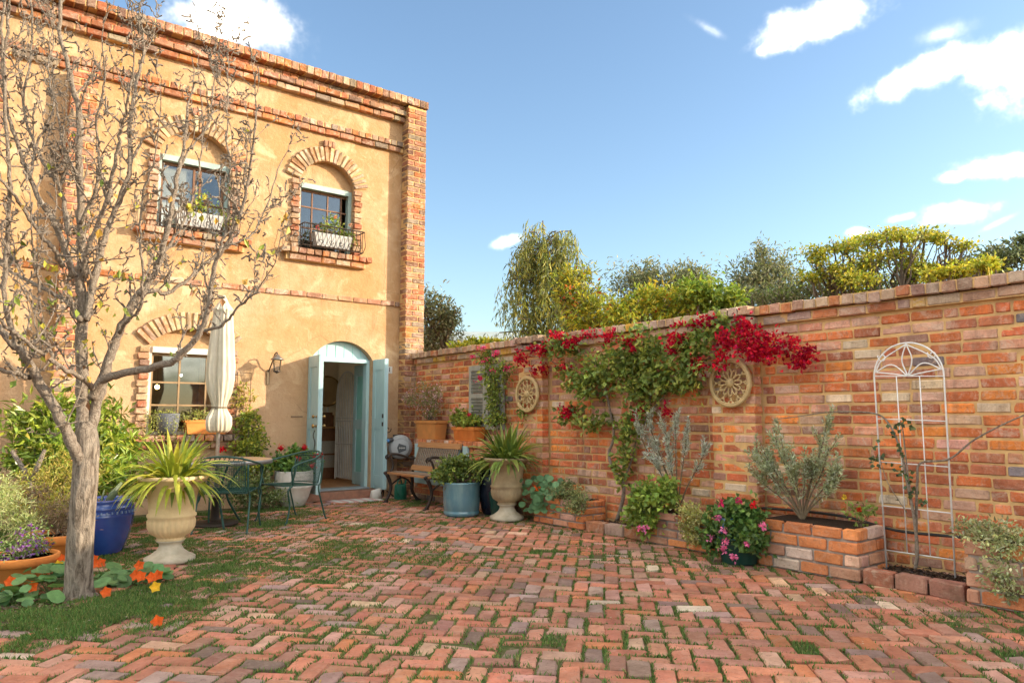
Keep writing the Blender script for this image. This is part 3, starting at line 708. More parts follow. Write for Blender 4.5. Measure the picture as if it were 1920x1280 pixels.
M['bark'] = bark('furrowed grey bark', (.38, .315, .25), (.105, .08, .06), (.33, .29, .245))
M['limb'] = bark('smooth grey bark', (.41, .345, .28), (.20, .155, .12), (.33, .26, .20), 1.4, (1, 1, .7))
M['farbark'] = pmat('far bark', (.16, .12, .09), (.10, .075, .055), 12, .9, .3)
# ------------------------------------------------------------------ trees and roof beyond the wall
def far_tree(name, label, pxblobs, dep, n, L, Wd, cols, cat='tree', group='trees beyond the garden wall', trunk_px=None, clumps=16, sub=.3, shell=.45, twig=.02, spread=1.0, fl=None, dd=.0):
    bl = []; sc = 1 / FPX
    for (px, py, rx, ry) in pxblobs:
        dj = dep + (random.uniform(-.5, .5) * rx * dep * sc * 1.2 if len(pxblobs) > 1 else 0) + dd
        bl.append((dpt(px, py, dj), (rx * dj * sc, rx * dj * sc * spread, ry * dj * sc)))
    tx = trunk_px if trunk_px else sum(b[0] for b in pxblobs) / len(pxblobs)
    base = dpt(tx, 782, dep); base = Vector((base.x, base.y, -.04))
    o = thing(name, base, label, cat, group)
    loc = lambda p: A(*p) - A(*base)
    tr = MB(); top = max(b[0].z for b in bl); fork = A(0, 0, top * .42)
    tr.tube(bez([(0, 0, 0), (.04, .02, top * .2), tuple(fork)], 8), np.linspace(.05 + .02 * top, .04 + .01 * top, 9)[:len(bez([(0, 0, 0), (.04, .02, top * .2), tuple(fork)], 8))], 7)
    for c, r in bl:
        P = stick(tr, fork, loc(c), .03 + .006 * top, .02, 7, .12)
        for k in range(7):
            d = nrm(rng.normal(0, 1, 3)); d[2] = abs(d[2]) * .6 + .1; stick(tr, P[4], loc(c) + d * A(*r) * .9, .016 + twig * .3, .005, 5, .15, 4)
    tr.build('trunk', M['farbark'], o)
    cr = MB(); foliage(cr, [(loc(c), r) for c, r in bl], n, L, Wd, cols, sub, clumps, shell=shell); cr.build('crown', M['leaf'], o)
    if fl:
        f = MB(); foliage(f, [(loc(c), r) for c, r in bl], fl[0], fl[1], fl[1] * .6, fl[2], .15, 18, shell=.75); f.build('blossom', M['petal'], o)
    return o
OLIVE = [(.18, .20, .10), (.25, .26, .15), (.12, .14, .07), (.30, .29, .18)]
DARK = [(.10, .13, .05), (.14, .17, .07), (.19, .20, .08)]
LIME = [(.44, .43, .05), (.34, .39, .045), (.52, .43, .045), (.24, .31, .045)]
far_tree('olive_tree', 'grey green bushy tree rising just right of the house corner', [(812, 598, 34, 40), (838, 615, 28, 34), (800, 640, 40, 40), (845, 592, 18, 22), (800, 575, 12, 20)], 15, 3600, .11, .035, OLIVE, shell=.3)
far_tree('olive_tree', 'low grey green tree behind the wall between the weeping tree and the tall olive', [(1190, 530, 42, 34), (1245, 535, 50, 40), (1300, 540, 45, 40), (1215, 510, 26, 20), (1290, 515, 26, 20)], 17, 5600, .11, .035, OLIVE, clumps=24, shell=.3)
far_tree('olive_tree', 'pointed grey green tree left of the yellow leaved tree', [(1432, 500, 40, 36), (1420, 530, 52, 40), (1470, 525, 40, 36), (1428, 475, 16, 22), (1395, 540, 30, 25)], 15, 4600, .10, .03, OLIVE, clumps=26, shell=.2, sub=.26)
far_tree('evergreen_tree', 'dark evergreen tree at the far right edge above the wall', [(1895, 480, 50, 22), (1860, 500, 45, 24), (1940, 470, 60, 30)], 17, 3800, .14, .05, DARK + OLIVE[:2])
yb = [(1530, 480, 34, 16), (1580, 462, 36, 14), (1640, 450, 44, 14), (1690, 440, 46, 12), (1735, 440, 40, 12), (1775, 452, 30, 12), (1810, 462, 26, 10), (1560, 505, 40, 16), (1630, 490, 40, 18), (1690, 485, 42, 18), (1600, 530, 50, 20), (1720, 510, 45, 16), (1520, 520, 26, 14), (1790, 500, 34, 14), (1845, 492, 30, 12)]
far_tree('deciduous_tree', 'spreading tree with thin yellow green leaves and open branches above the wall', yb, 12.5, 8200, .062, .042, LIME + [(.50, .46, .10)], trunk_px=1650, clumps=24, sub=.26, shell=.35, spread=.8)
far_tree('flowering_shrub', 'yellow green shrub with orange blossom against the weeping tree', [(1085, 560, 40, 40), (1110, 590, 50, 34), (1060, 540, 18, 40), (1140, 610, 45, 24), (1090, 520, 22, 20)], 12.5, 4200, .11, .03, LIME + OLIVE[:1], 'shrub', 'shrubs along the back of the wall', fl=(160, .07, [(.55, .12, .04), (.55, .22, .06)]))
far_tree('flowering_shrub', 'bright green shrub speckled with orange behind the bougainvillea', [(1180, 590, 45, 28), (1235, 580, 45, 30), (1285, 575, 40, 30), (1210, 560, 30, 20)], 11.5, 4200, .10, .035, LIME + [(.22, .30, .05)], 'shrub', 'shrubs along the back of the wall', fl=(140, .07, [(.55, .12, .04), (.62, .5, .42)]))
far_tree('hedge_shrub', 'lush green shrub topping the wall left of the brick pier', [(1335, 560, 38, 26), (1300, 555, 26, 24), (1370, 565, 24, 16)], 11, 2600, .10, .045, [(.22, .32, .05), (.32, .38, .055), (.15, .23, .04)], 'shrub', 'shrubs along the back of the wall')
far_tree('hedge_shrub', 'small yellow green shrub below the far roof', [(880, 652, 28, 12), (925, 652, 28, 10), (905, 648, 20, 10)], 13, 1300, .10, .05, LIME, 'shrub', 'shrubs along the back of the wall')
far_tree('hedge_shrub', 'sunlit yellow creeper spilling on the wall top at right', [(1800, 508, 34, 8), (1850, 500, 34, 9), (1750, 518, 30, 6)], 9.2, 1200, .07, .045, LIME[:3], 'shrub', 'shrubs along the back of the wall', spread=.5)
far_tree('hedge_shrub', 'dull green shrub filling the gap beside the pointed grey green tree', [(1395, 560, 40, 20), (1450, 558, 40, 20), (1500, 550, 40, 18)], 13, 2400, .09, .035, OLIVE + [(.20, .26, .06)], 'shrub', 'shrubs along the back of the wall')
far_tree('hedge_shrub', 'green undergrowth below the yellow leaved tree', [(1560, 535, 45, 18), (1640, 525, 50, 18), (1720, 518, 45, 16)], 13.5, 2600, .09, .035, [(.22, .27, .06), (.30, .32, .06)] + OLIVE[:2], 'shrub', 'shrubs along the back of the wall')
# weeping tree: scaffold limbs with long hanging strands
wbase = dpt(1030, 782, 14); wbase = Vector((wbase.x, wbase.y, -.04))
wt_ = thing('weeping_tree', wbase, 'tall weeping tree with long hanging yellow green strands behind the wall', 'tree', 'trees beyond the garden wall')
tr = MB(); cr = MB(); H0 = 4.45
lean = lambda z: A(-.0, 0, 0) + RT * (.10 * math.sin(z)) 
tr.tube([tuple(A(0, 0, z) + lean(z)) for z in np.linspace(0, H0 * .88, 10)], np.linspace(.14, .02, 10), 7)
NSTR = 470
for k in range(NSTR):
    z = 1.9 + (H0 - 1.7) * rng.uniform(0, 1) ** .8; a = rng.uniform(0, 2 * math.pi); w = (.34 + .80 * (1 - (z - 1.9) / (H0 - 1.7)) ** .7) * 1.15 * rng.uniform(.2, 1.0) * (1 + .45 * math.sin(z * 4.2 + 2 * math.cos(a)) * math.cos(a * 1.5 + z)); st = A(0, 0, z) + lean(z)
    dirh = A(math.cos(a), math.sin(a), 0)
    tip = st + dirh * w + A(0, 0, .25 + .1 * rng.normal())
    if k < 110: tr.tube(bez([tuple(st), tuple((st + tip) / 2 + A(0, 0, .12)), tuple(tip)], 6), .012, 4)
    ln = rng.uniform(.3, 1.0); m = 13; t = np.linspace(0, 1, m)[:, None]
    P = tip + dirh * .12 * np.sin(t * 2) + A(0, 0, -1) * ln * t ** 1.15 + rng.normal(0, .02, (m, 3))
    P = P[P[:, 2] > .3]
    if len(P) < 2: continue
    Q = np.repeat(P, 2, 0) + rng.normal(0, .03, (len(P) * 2, 3)); n = len(Q)
    cr.leaves(Q, A(0, 0, -1) + rng.normal(0, .42, (n, 3)), rng.normal(0, 1, (n, 3)), .15 * rng.uniform(.7, 1.3, n), .024, jit([(.22, .24, .06), (.13, .16, .055), (.34, .32, .06)], n) * rng.uniform(.7, 1.25), .15)
for k in range(26):   # low branch reaching left
    t = k / 25; st = A(*(-RT * (.3 + 1.15 * t))) + A(0, 0, 2.35 + .15 * math.sin(t * 5) - .1 * t); 
    for q in range(3):
        P = st + A(0, 0, -1) * np.linspace(0, .4, 5)[:, None] + rng.normal(0, .06, (5, 3)); cr.leaves(P, A(0, 0, -1) + rng.normal(0, .5, (5, 3)), rng.normal(0, 1, (5, 3)), .14, .03, jit([(.13, .15, .07)], 5), .15)
tr.tube([tuple(A(*(-RT * (.05 + 1.4 * t))) + A(0, 0, 1.9 + .5 * math.sin(t * 2.6))) for t in np.linspace(0, 1, 8)], np.linspace(.02, .006, 8), 5)
tr.build('trunk', M['farbark'], wt_); cr.build('crown', M['leaf'], wt_)
# neighbour's low roof
rb = dpt(905, 640, 24); nh = thing('neighbour_house', (rb.x, rb.y, 0), 'low pale green metal roof of a house beyond the wall', 'house')
RX = rotz(-YAW); rf = MB(); wl_ = MB()
V = [A(-2.2, -1.5, 3.55), A(2.2, -1.5, 3.55), A(2.2, 1.2, 4.15), A(-2.2, 1.2, 4.15), A(-2.2, 3.9, 3.55), A(2.2, 3.9, 3.55)]
rf.add([v @ RX.T for v in V] + [(v - A(0, 0, .09)) @ RX.T for v in V], [(0, 1, 2, 3), (3, 2, 5, 4), (6, 9, 8, 7), (9, 10, 11, 8), (0, 6, 7, 1), (4, 5, 11, 10), (0, 3, 9, 6), (3, 4, 10, 9), (1, 7, 8, 2), (2, 8, 11, 5)])
rf.build('roof', pmat('pale roof metal', (.42, .46, .42), None, 3, .5), nh)
gt = MB(); gt.box(A(0, -1.55, 3.5) @ RX.T, (4.5, .12, .12), RX); gt.build('gutter', M['white'], nh)
wl_.box(A(0, 1.2, 1.74) @ RX.T, (4.0, 4.8, 3.5), RX); wl_.build('wall', M['cream'], nh)
# ------------------------------------------------------------------ bare tree in the foreground
tb_ = gpt(148, 1118); TD = float((np.array(tb_) - CC) @ FW)
tree = thing('bare_tree', tb_, 'nearly leafless tree with grey limbs and a few yellow leaves in the left foreground', 'tree')
TB = A(*tb_)
def tp_(px, py, dd=0.0): return A(*dpt(px, py, TD + dd)) - TB
trunk = MB(); limb = MB(); twig = MB(); buds = MB(); lv = MB()
def jag(P, rad, seg, mb, amp):
    b = mb.n; mb.tube(P, rad, seg); v = mb.v[-1]; n = len(P)
    c = np.repeat(np.asarray(P), seg, 0); ph = rng.uniform(0, 6)
    an = np.tile(np.arange(seg), n) * 2 * math.pi / seg; zz = np.repeat(np.arange(n), seg)
    k = 1 + amp * (np.sin(an * 5 + zz * .25 + ph) + .6 * np.sin(an * 9 - zz * .3) + rng.normal(0, .5, len(an)) * .6)
    mb.v[-1] = c + (v - c) * k[:, None]
tk = bez([tp_(146, 1124), tp_(147, 1095), tp_(151, 1020), tp_(156, 940), tp_(160, 880), tp_(163, 830), tp_(160, 790)], 48)
rt_ = np.interp(np.linspace(0, 1, len(tk)), [0, .06, .16, .5, .8, .93, 1], [.135, .102, .084, .077, .076, .064, .03])
jag(tk, rt_, 40, trunk, .030)
trunk.build('trunk', M['bark'], tree, True)
LIMBS = [ # pixel path, depth change start to end, radius start to end
 ([(160, 880), (150, 858), (138, 838), (115, 788), (89, 742), (66, 702), (49, 670), (30, 650), (0, 617), (-40, 560), (-70, 480)], (0, -.5), .058, .022),
 ([(66, 704), (50, 707), (33, 699), (0, 693), (-50, 660)], (-.15, -.6), .026, .014),
 ([(162, 880), (160, 830), (157, 790), (154, 735), (154, 637), (154, 571), (150, 522), (154, 450), (150, 337), (148, 225), (142, 180), (124, 112), (112, 56), (116, -30)], (0, .25), .066, .014),
 ([(160, 600), (171, 555), (184, 489), (197, 440), (210, 405), (240, 326), (244, 244), (255, 161), (270, 94), (262, 30)], (.05, .5), .036, .010),
 ([(157, 520), (165, 465), (199, 375), (221, 277), (232, 225), (246, 150)], (0, -.35), .026, .009),
 ([(162, 870), (167, 830), (172, 800), (187, 735), (203, 680), (223, 624), (253, 561), (279, 529), (302, 479), (319, 400), (334, 322), (345, 277), (352, 200)], (0, .35), .060, .012),
 ([(174, 745), (190, 716), (210, 706), (262, 693), (321, 680), (344, 660), (374, 624), (390, 581), (397, 522), (410, 479), (435, 440), (452, 400), (462, 350), (475, 280), (480, 210)], (0, -.35), .040, .008),
 ([(384, 620), (423, 604), (449, 571), (480, 548), (505, 510)], (-.2, -.5), .015, .005),
 ([(262, 552), (285, 545), (315, 548), (354, 522), (380, 499), (426, 462), (472, 440), (500, 385), (528, 300)], (.1, .65), .022, .006),
 ([(178, 730), (160, 712), (141, 702), (98, 676), (49, 640), (0, 601), (-60, 560)], (0, -.9), .026, .012),
 ([(150, 600), (131, 571), (108, 555), (49, 525), (0, 496), (-50, 470)], (0, .6), .026, .012),
 ([(140, 520), (124, 469), (97, 412), (56, 337), (38, 285), (20, 230), (8, 150), (14, 40), (20, -40)], (0, -.35), .028, .010),
 ([(130, 440), (116, 360), (94, 326), (60, 262), (45, 190), (60, 90), (58, 0)], (0, .3), .020, .008),
 ([(118, 500), (101, 469), (75, 439), (38, 382), (15, 352), (-30, 300)], (-.1, -.6), .022, .010),
 ([(30, 640), (10, 560), (14, 440), (18, 350), (12, 262), (8, 172), (4, 75), (12, -30)], (-.35, -.6), .020, .010),
 ([(334, 322), (350, 290), (390, 235), (396, 200), (405, 120), (400, 60)], (.3, .5), .012, .004),
 ([(302, 479), (330, 440), (352, 400), (372, 330), (380, 250), (376, 170)], (.3, .7), .016, .005),
 ([(410, 479), (425, 420), (432, 330), (425, 250), (428, 160), (426, 100)], (-.3, -.1), .013, .004),
 ([(98, 676), (80, 610), (72, 540), (62, 470), (58, 400)], (-.3, -.7), .014, .005),
 ([(223, 624), (240, 600), (262, 578), (268, 520), (262, 440), (270, 360), (290, 300), (300, 210)], (.1, -.35), .018, .005),
 ([(150, 420), (178, 360), (186, 300), (182, 230), (196, 150), (190, 70)], (.1, -.15), .016, .005),
 ([(240, 326), (262, 270), (300, 240), (345, 228), (390, 220)], (.3, .6), .014, .005),
 ([(150, 340), (120, 280), (108, 210), (96, 140), (100, 60)], (.1, .4), .014, .005),
 ([(56, 337), (70, 270), (100, 200), (92, 130), (100, 30)], (-.2, .1), .012, .004)]
paths = []
for pts, (d0, d1), r0, r1 in LIMBS:
    n = len(pts); P = bez([tp_(x, y, d0 + (d1 - d0) * i / (n - 1)) for i, (x, y) in enumerate(pts)], n * 5)
    wob = rng.normal(0, .004, P.shape); r0 *= .80; r1 *= .68; wob[0] = 0; P = P + wob
    rad = r0 + (r1 - r0) * np.linspace(0, 1, len(P)) ** .8; rad = rad * (1 + rng.normal(0, .06, len(P)))
    jag(P, rad, 12 if r0 > .03 else 8, limb, .010); paths.append((P, rad))
limb.build('limb', M['limb'], tree, True)
def spurs(P, rad, dens):
    T = nrm(np.gradient(P, axis=0)); L = np.linalg.norm(np.diff(P, axis=0), axis=1).sum(); n = int(L * dens)
    for _ in range(n):
        i = rng.integers(1, len(P)); d = nrm(nrm(rng.normal(0, 1, 3)) + T[i] * .5 + A(0, 0, .25)); ln = rng.uniform(.015, .075)
        p0 = P[i] + d * rad[i] * .6; p1 = p0 + d * ln * .55 + rng.normal(0, .006, 3); p2 = p1 + nrm(d + rng.normal(0, .6, 3)) * ln * .5
        r = rng.uniform(.0030, .0050)
        twig.tube([p0, p1, p2], [r * 1.3, r, r * 1.35], 4); tips.append(p2)
        if rng.random() < .35:
            q = p1 + nrm(rng.normal(0, 1, 3)) * ln * .5; twig.tube([p1, q], [r, r * 1.2], 4)
tips = []
def shoot(p, d, L, r, lvl):
    m = 8; P = [p]; d = nrm(d)
    for k in range(m):
        d = nrm(d + A(0, 0, .13) + rng.normal(0, .15, 3)); P.append(P[-1] + d * L / m)
    P = np.array(P); rad = np.linspace(r, r * .38, m + 1); twig.tube(P, rad, 5); spurs(P, rad, 20)
    if lvl > 0:
        for _ in range(int(rng.integers(1, 4))):
            i = int(rng.integers(2, m)); shoot(P[i], nrm(P[min(i + 1, m)] - P[i - 1]) + rng.normal(0, .55, 3), L * rng.uniform(.3, .65), rad[i] * .7, lvl - 1)
for P, rad in paths:
    L = np.linalg.norm(np.diff(P, axis=0), axis=1).sum(); T = nrm(np.gradient(P, axis=0))
    lo = 0.3 if rad[0] > .03 else .1
    k = int(L * (7.5 if rad[0] < .035 else 5.5))
    for _ in range(k):
        i = int(rng.uniform(lo, .97) * (len(P) - 1))
        if P[i][2] < 1.25: continue
        d = T[i] * .5 + nrm(rng.normal(0, 1, 3)) * .9 + A(0, 0, .5)
        shoot(P[i], d, rng.uniform(.10, .50), min(.0075, rad[i] * .5), 1)
    spurs(P[int(len(P) * lo):], rad[int(len(P) * lo):], 10)
    shoot(P[-1], T[-1], .35, rad[-1] * .9, 1)
twig.build('twig', M['limb'], tree, kind='stuff')
tips = np.array(tips); wts = np.clip(3.2 - tips[:, 2], .15, 2.2) ** 1.6; sel = tips[rng.choice(len(tips), 200, replace=False, p=wts / wts.sum())]
low = np.array([tp_(*(q)) for q in [(40, 470), (60, 480), (25, 490), (20, 560), (35, 600), (70, 620), (125, 600), (140, 640), (345, 380), (355, 390), (380, 395), (215, 590), (395, 555), (225, 500), (85, 520), (10, 580)] * 6]) + rng.normal(0, .06, (96, 3))
sel = np.concatenate([sel, low]); n = len(sel)
lv.leaves(sel, A(0, 0, -1) + rng.normal(0, .45, (n, 3)), rng.normal(0, 1, (n, 3)), rng.uniform(.03, .07, n), rng.uniform(.022, .046, n), jit([(.28, .33, .05), (.42, .38, .05), (.40, .24, .05), (.20, .27, .05), (.24, .13, .06)], n), .2)
lv.build('leaf_scatter', M['leaf'], tree, kind='stuff')
# ------------------------------------------------------------------ urns and strap-leaved plants
URN = [(0, 0), (.185, 0), (.195, .012), (.195, .04), (.15, .062), (.105, .095), (.085, .13), (.085, .15), (.105, .165), (.115, .178), (.10, .19), (.11, .205), (.155, .235), (.178, .28), (.182, .33), (.178, .355), (.19, .368), (.19, .385), (.178, .395), (.180, .45), (.19, .53), (.205, .60), (.235, .645), (.26, .665), (.272, .675), (.272, .692), (.255, .70), (.235, .695), (.22, .66), (.205, .635)]
def urn_ribs(k, i): return 1 + (.035 * math.cos(k * math.pi / 2 * 1.0) if 10 < i < 15 else 0)
def make_urn(loc, label, mat, foot, sc):
    o = thing('urn', loc, label, 'urn', 'stone urns')
    MB().lathe(URN[9:], 96, ribs=lambda k, i: 1 + (.03 * math.cos(2 * math.pi * k / 4) if 1 < i < 6 else 0)).build('bowl', mat, o, True)
    MB().lathe(URN[:10], 48).build('foot', foot, o, True)
    MB().lathe([(.0, .632), (.212, .632)], 32).build('soil', M['soil'], o)
    o.scale = (sc, sc, sc); return o
M['stone_sun'] = pmat('sunlit cast stone', (.74, .55, .30), (.58, .42, .23), 5, .9, .5, bscale=60); uL = gpt(318, 1052); uR = gpt(965, 962); uR = Vector((5.22, 6.80, 0))  # cast stone lightened to put the sun into the left urn's colour
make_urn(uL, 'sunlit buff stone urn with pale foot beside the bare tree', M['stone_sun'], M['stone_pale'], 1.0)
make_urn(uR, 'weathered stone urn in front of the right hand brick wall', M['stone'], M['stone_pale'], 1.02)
def strap_plant(loc, label, n, L, cols, spread=1.0, seed=0):
    o = thing('strap_leaf_plant', loc, label, 'plant', 'strap leaved plants in urns'); rr = np.random.default_rng(seed)
    m = MB()
    for k in range(n):
        a = rr.uniform(0, 2 * math.pi); e = rr.uniform(.15, 1.35) ** 1.0; ln = L * rr.uniform(.6, 1.15); w = rr.uniform(.015, .029); c = A(*cols[rr.integers(len(cols))]) * rr.uniform(.75, 1.25)
        p = A(math.cos(a), math.sin(a), 0) * rr.uniform(0, .09); d = A(math.cos(a) * math.sin(e), math.sin(a) * math.sin(e), math.cos(e)); side = A(-math.sin(a), math.cos(a), 0) + rr.normal(0, .15, 3)
        V = []; N = 8
        for i in range(N + 1):
            t = i / N; ww = w * (1 - t ** 3) * (.55 + .45 * min(1, t * 4)); nn = nrm(np.cross(side, d))
            V += [p + side * ww + nn * ww * .35, p, p - side * ww + nn * ww * .35]
            d = nrm(d + A(0, 0, -1) * (.09 + .17 * e * t) * spread); p = p + d * ln / N
        F = []
        for i in range(N):
            b = i * 3; F += [(b, b + 1, b + 4, b + 3), (b + 1, b + 2, b + 5, b + 4)]
        m.add(V, F, np.clip(c, .01, 1))
    m.build('leaf', M['leaf'], o, True, kind='stuff'); return o
strap_plant(Vector(uL) + Vector((0, 0, .63)), 'strap leaved plant coloured sunlit yellow green in the sunlit urn', 190, .47, [(.36, .40, .045), (.28, .34, .04), (.44, .42, .06), (.16, .24, .035)], 1.4, 1)  # leaf colours brightened to paint in the sun on this plant
strap_plant(Vector(uR) + Vector((0, 0, .645)), 'green strap leaved plant arching from the urn by the wall', 190, .50, [(.20, .29, .06), (.14, .22, .05), (.28, .34, .07)], 1.1, 2)
# ------------------------------------------------------------------ pots by the tree
def lathe_pot(name, loc, prof, mat, label, soilz, soilr, group=None, seg=48, extra=None, cat='pot', smooth=True):
    o = thing(name, loc, label, cat, group)
    b = MB().lathe(prof, seg).build('body', mat, o, smooth)
    MB().lathe([(0, soilz), (soilr, soilz)], 24).build('soil', M['soil'], o)
    if extra: extra(o)
    return o
M['cobalt'] = pmat('cobalt glaze', (.020, .055, .26), (.03, .08, .33), 5, .16, .05, spec=.6, coat=.6)
M['duckglaze'] = pmat('blue grey glaze', (.10, .215, .27), (.17, .29, .31), 3, .22, .06, spec=.6, coat=.5, stretch=(3, 3, 1), lo=.45, hi=.7)
M['navy'] = pmat('dark navy glaze', (.010, .014, .030), (.02, .03, .05), 5, .2, .05, spec=.6)
M['pinegreen'] = pmat('dark green plastic', (.010, .055, .045), (.015, .07, .055), 6, .4, .05)
def cob(o):
    m = MB()
    for k in range(40):
        a = 2 * math.pi * k / 40; m.box((.262 * math.cos(a), .262 * math.sin(a), .362), (.012, .012, .02), rotz(a))
    m.build('moulded_band', pmat('pale blue glaze', (.20, .29, .50), None, 8, .2), o)
bp = gpt(186, 1036)
lathe_pot('glazed_pot', bp, [(0, 0), (.17, 0), (.185, .02), (.225, .14), (.252, .26), (.258, .32), (.262, .335), (.256, .345), (.256, .385), (.264, .395), (.256, .405), (.248, .45), (.255, .462), (.24, .47), (.225, .455), (.235, .40), (.225, .36)], M['cobalt'], 'glossy cobalt blue pot with a dotted band behind the tree trunk', .38, .225, extra=cob)
s_ = thing('succulent', (bp.x, bp.y, .38), 'grey green paddle succulent in the cobalt pot', 'plant'); m = MB()
for px, py, dx, dz in ((.05, .02, .10, .22), (-.06, .03, -.12, .12), (.10, -.05, .16, .10), (0, .06, .02, .16)):
    m.tube([(px * .3, py * .3, 0), (px + dx * .3, py, dz * .5), (px + dx, py, dz)], [.02, .035, .012], 8, flat=.35, col=(.16, .20, .10))
m.build('paddle', M['gloss'], s_, True)
TP = [(0, 0), (.15, 0), (.16, .01), (.195, .115), (.205, .12), (.222, .125), (.232, .175), (.225, .182), (.205, .178), (.195, .13)]
tp1 = gpt(36, 1090); tp2 = gpt(108, 1050)
def tp_scale(o, s): o.scale = (s, s, s)
lathe_pot('terracotta_bowl', tp1, TP, M['terra'], 'low orange terracotta bowl of purple flowers at the left edge', .16, .205, 'terracotta bowls beside the tree').scale = (1.06,) * 3
lathe_pot('terracotta_bowl', tp2, [(r * 1.1, z * 1.25) for r, z in TP], M['terra'], 'terracotta bowl of dry brown stems half hidden behind the tree trunk', .19, .21, 'terracotta bowls beside the tree')
def bush(name, loc, label, blobs, n, L, Wd, cols, cat='plant', group=None, mat='leaf', stems=8, stemr=.006, fl=None, clumps=14, sub=.3, shell=.45, dirup=0, stemmat='stem', sb=None):
    """loc is the foot; blobs are local to it"""
    o = thing(name, loc, label, cat, group); m = MB(); foliage(m, blobs, n, L, Wd, cols, sub, clumps, shell=shell, dirup=dirup); m.build('foliage', M[mat], o)
    if stems:
        t = MB()
        for k in range(stems):
            c, r = blobs[k % len(blobs)]; b = A(*(sb or (0, 0, 0))) + A(rng.normal(0, .02), rng.normal(0, .02), 0)
            stick(t, b, A(*c) + rng.normal(0, .35, 3) * A(*r), stemr, stemr * .4, 6, .12)
        t.build('stem', M[stemmat], o)
    if fl:
        f = MB()
        for (num, size, cs, sh) in fl: foliage(f, blobs, num, size, size * .8, cs, .1, max(3, num // 8), shell=sh, up=.6)
        f.build('flower', M['petal'], o, kind='stuff')
    return o
def wb(px, py, dep, rx, ry, rz, base): p = dpt(px, py, dep); return ((p.x - base.x, p.y - base.y, p.z - base.z), (rx, ry, rz))
bush('alyssum', tp1 + Vector((0, 0, .17)), 'low purple and mauve flowers filling the terracotta bowl', [((-.06, 0, .05), (.17, .17, .07)), ((.08, .05, .06), (.11, .12, .07)), ((.06, .12, .12), (.10, .10, .10))], 900, .028, .012, [(.14, .22, .06), (.22, .30, .10)], fl=[(420, .024, [(.20, .06, .30), (.26, .12, .38), (.36, .26, .44)], .8)], stems=5)
bush('dry_plant', tp2 + Vector((0, 0, .22)), 'dry brown twiggy plant above the hidden terracotta bowl', [((0, 0, .12), (.22, .2, .14)), ((-.1, .05, .22), (.2, .2, .14)), ((.08, 0, .05), (.16, .16, .1))], 1500, .045, .008, [(.30, .21, .13), (.22, .15, .09), (.38, .29, .2)], stems=24, stemr=.004)
lg = Vector((.62, 7.55, 0))
bush('ground_shrub', lg, 'yellow green heathy shrub low behind the tree trunk', [wb(105, 905, 6.6, .28, .25, .22, lg), wb(60, 935, 6.5, .25, .25, .18, lg), wb(140, 880, 6.8, .22, .2, .2, lg), wb(120, 945, 6.4, .2, .2, .12, lg)], 3600, .05, .012, [(.36, .33, .06), (.28, .30, .06), (.42, .34, .09)], stems=14, cat='shrub')
lg2 = Vector((.15, 6.9, 0))
bush('feathery_plant', lg2, 'pale feathery green plant at the left edge above the bowl', [wb(10, 965, 5.7, .15, .15, .18, lg2), wb(-10, 915, 5.8, .17, .17, .15, lg2), wb(40, 990, 5.7, .11, .11, .10, lg2)], 2000, .05, .007, [(.40, .44, .20), (.32, .38, .14), (.48, .50, .26)], stems=10)
# big lanceolate shrub against the house
sh = Vector((1.15, 9.2, 0))
bush('leafy_shrub', sh, 'tall leafy shrub with glossy yellow green leaves against the house wall', [wb(x, y, d, rx, rx, rz, sh) for x, y, d, rx, rz in [(90, 800, 7.4, .28, .25), (130, 850, 7.3, .3, .25), (180, 800, 7.7, .24, .3), (205, 850, 7.8, .26, .25), (60, 850, 7.2, .26, .2), (110, 770, 7.6, .2, .16), (235, 870, 7.9, .2, .25), (215, 905, 7.6, .25, .2), (160, 900, 7.3, .3, .2), (40, 790, 7.3, .16, .12), (205, 770, 8.0, .14, .2)]], 4200, .115, .036, [(.26, .34, .045), (.34, .38, .05), (.16, .25, .035), (.20, .28, .04)], 'shrub', mat='gloss', stems=22, stemr=.012, clumps=18, sub=.32, sb=(0, 0, 0))
st = gpt(62, 1030); stp = thing('pruned_stump', st, 'bare pruned grey trunk forking in a Y among the shrubs', 'stump'); m = MB()
q = lambda x, y: A(*dpt(x, y, float((np.array(st) - CC) @ FW))) - A(*st)
m.tube([q(62, 1032), q(61, 960), q(59, 900)], [.035, .03, .03], 9); m.tube([q(59, 905), q(45, 880), q(22, 845)], [.026, .022, .018], 8); m.tube([q(59, 905), q(68, 880), q(84, 843)], [.026, .022, .016], 8)
m.build('wood', M['limb'], stp, True)
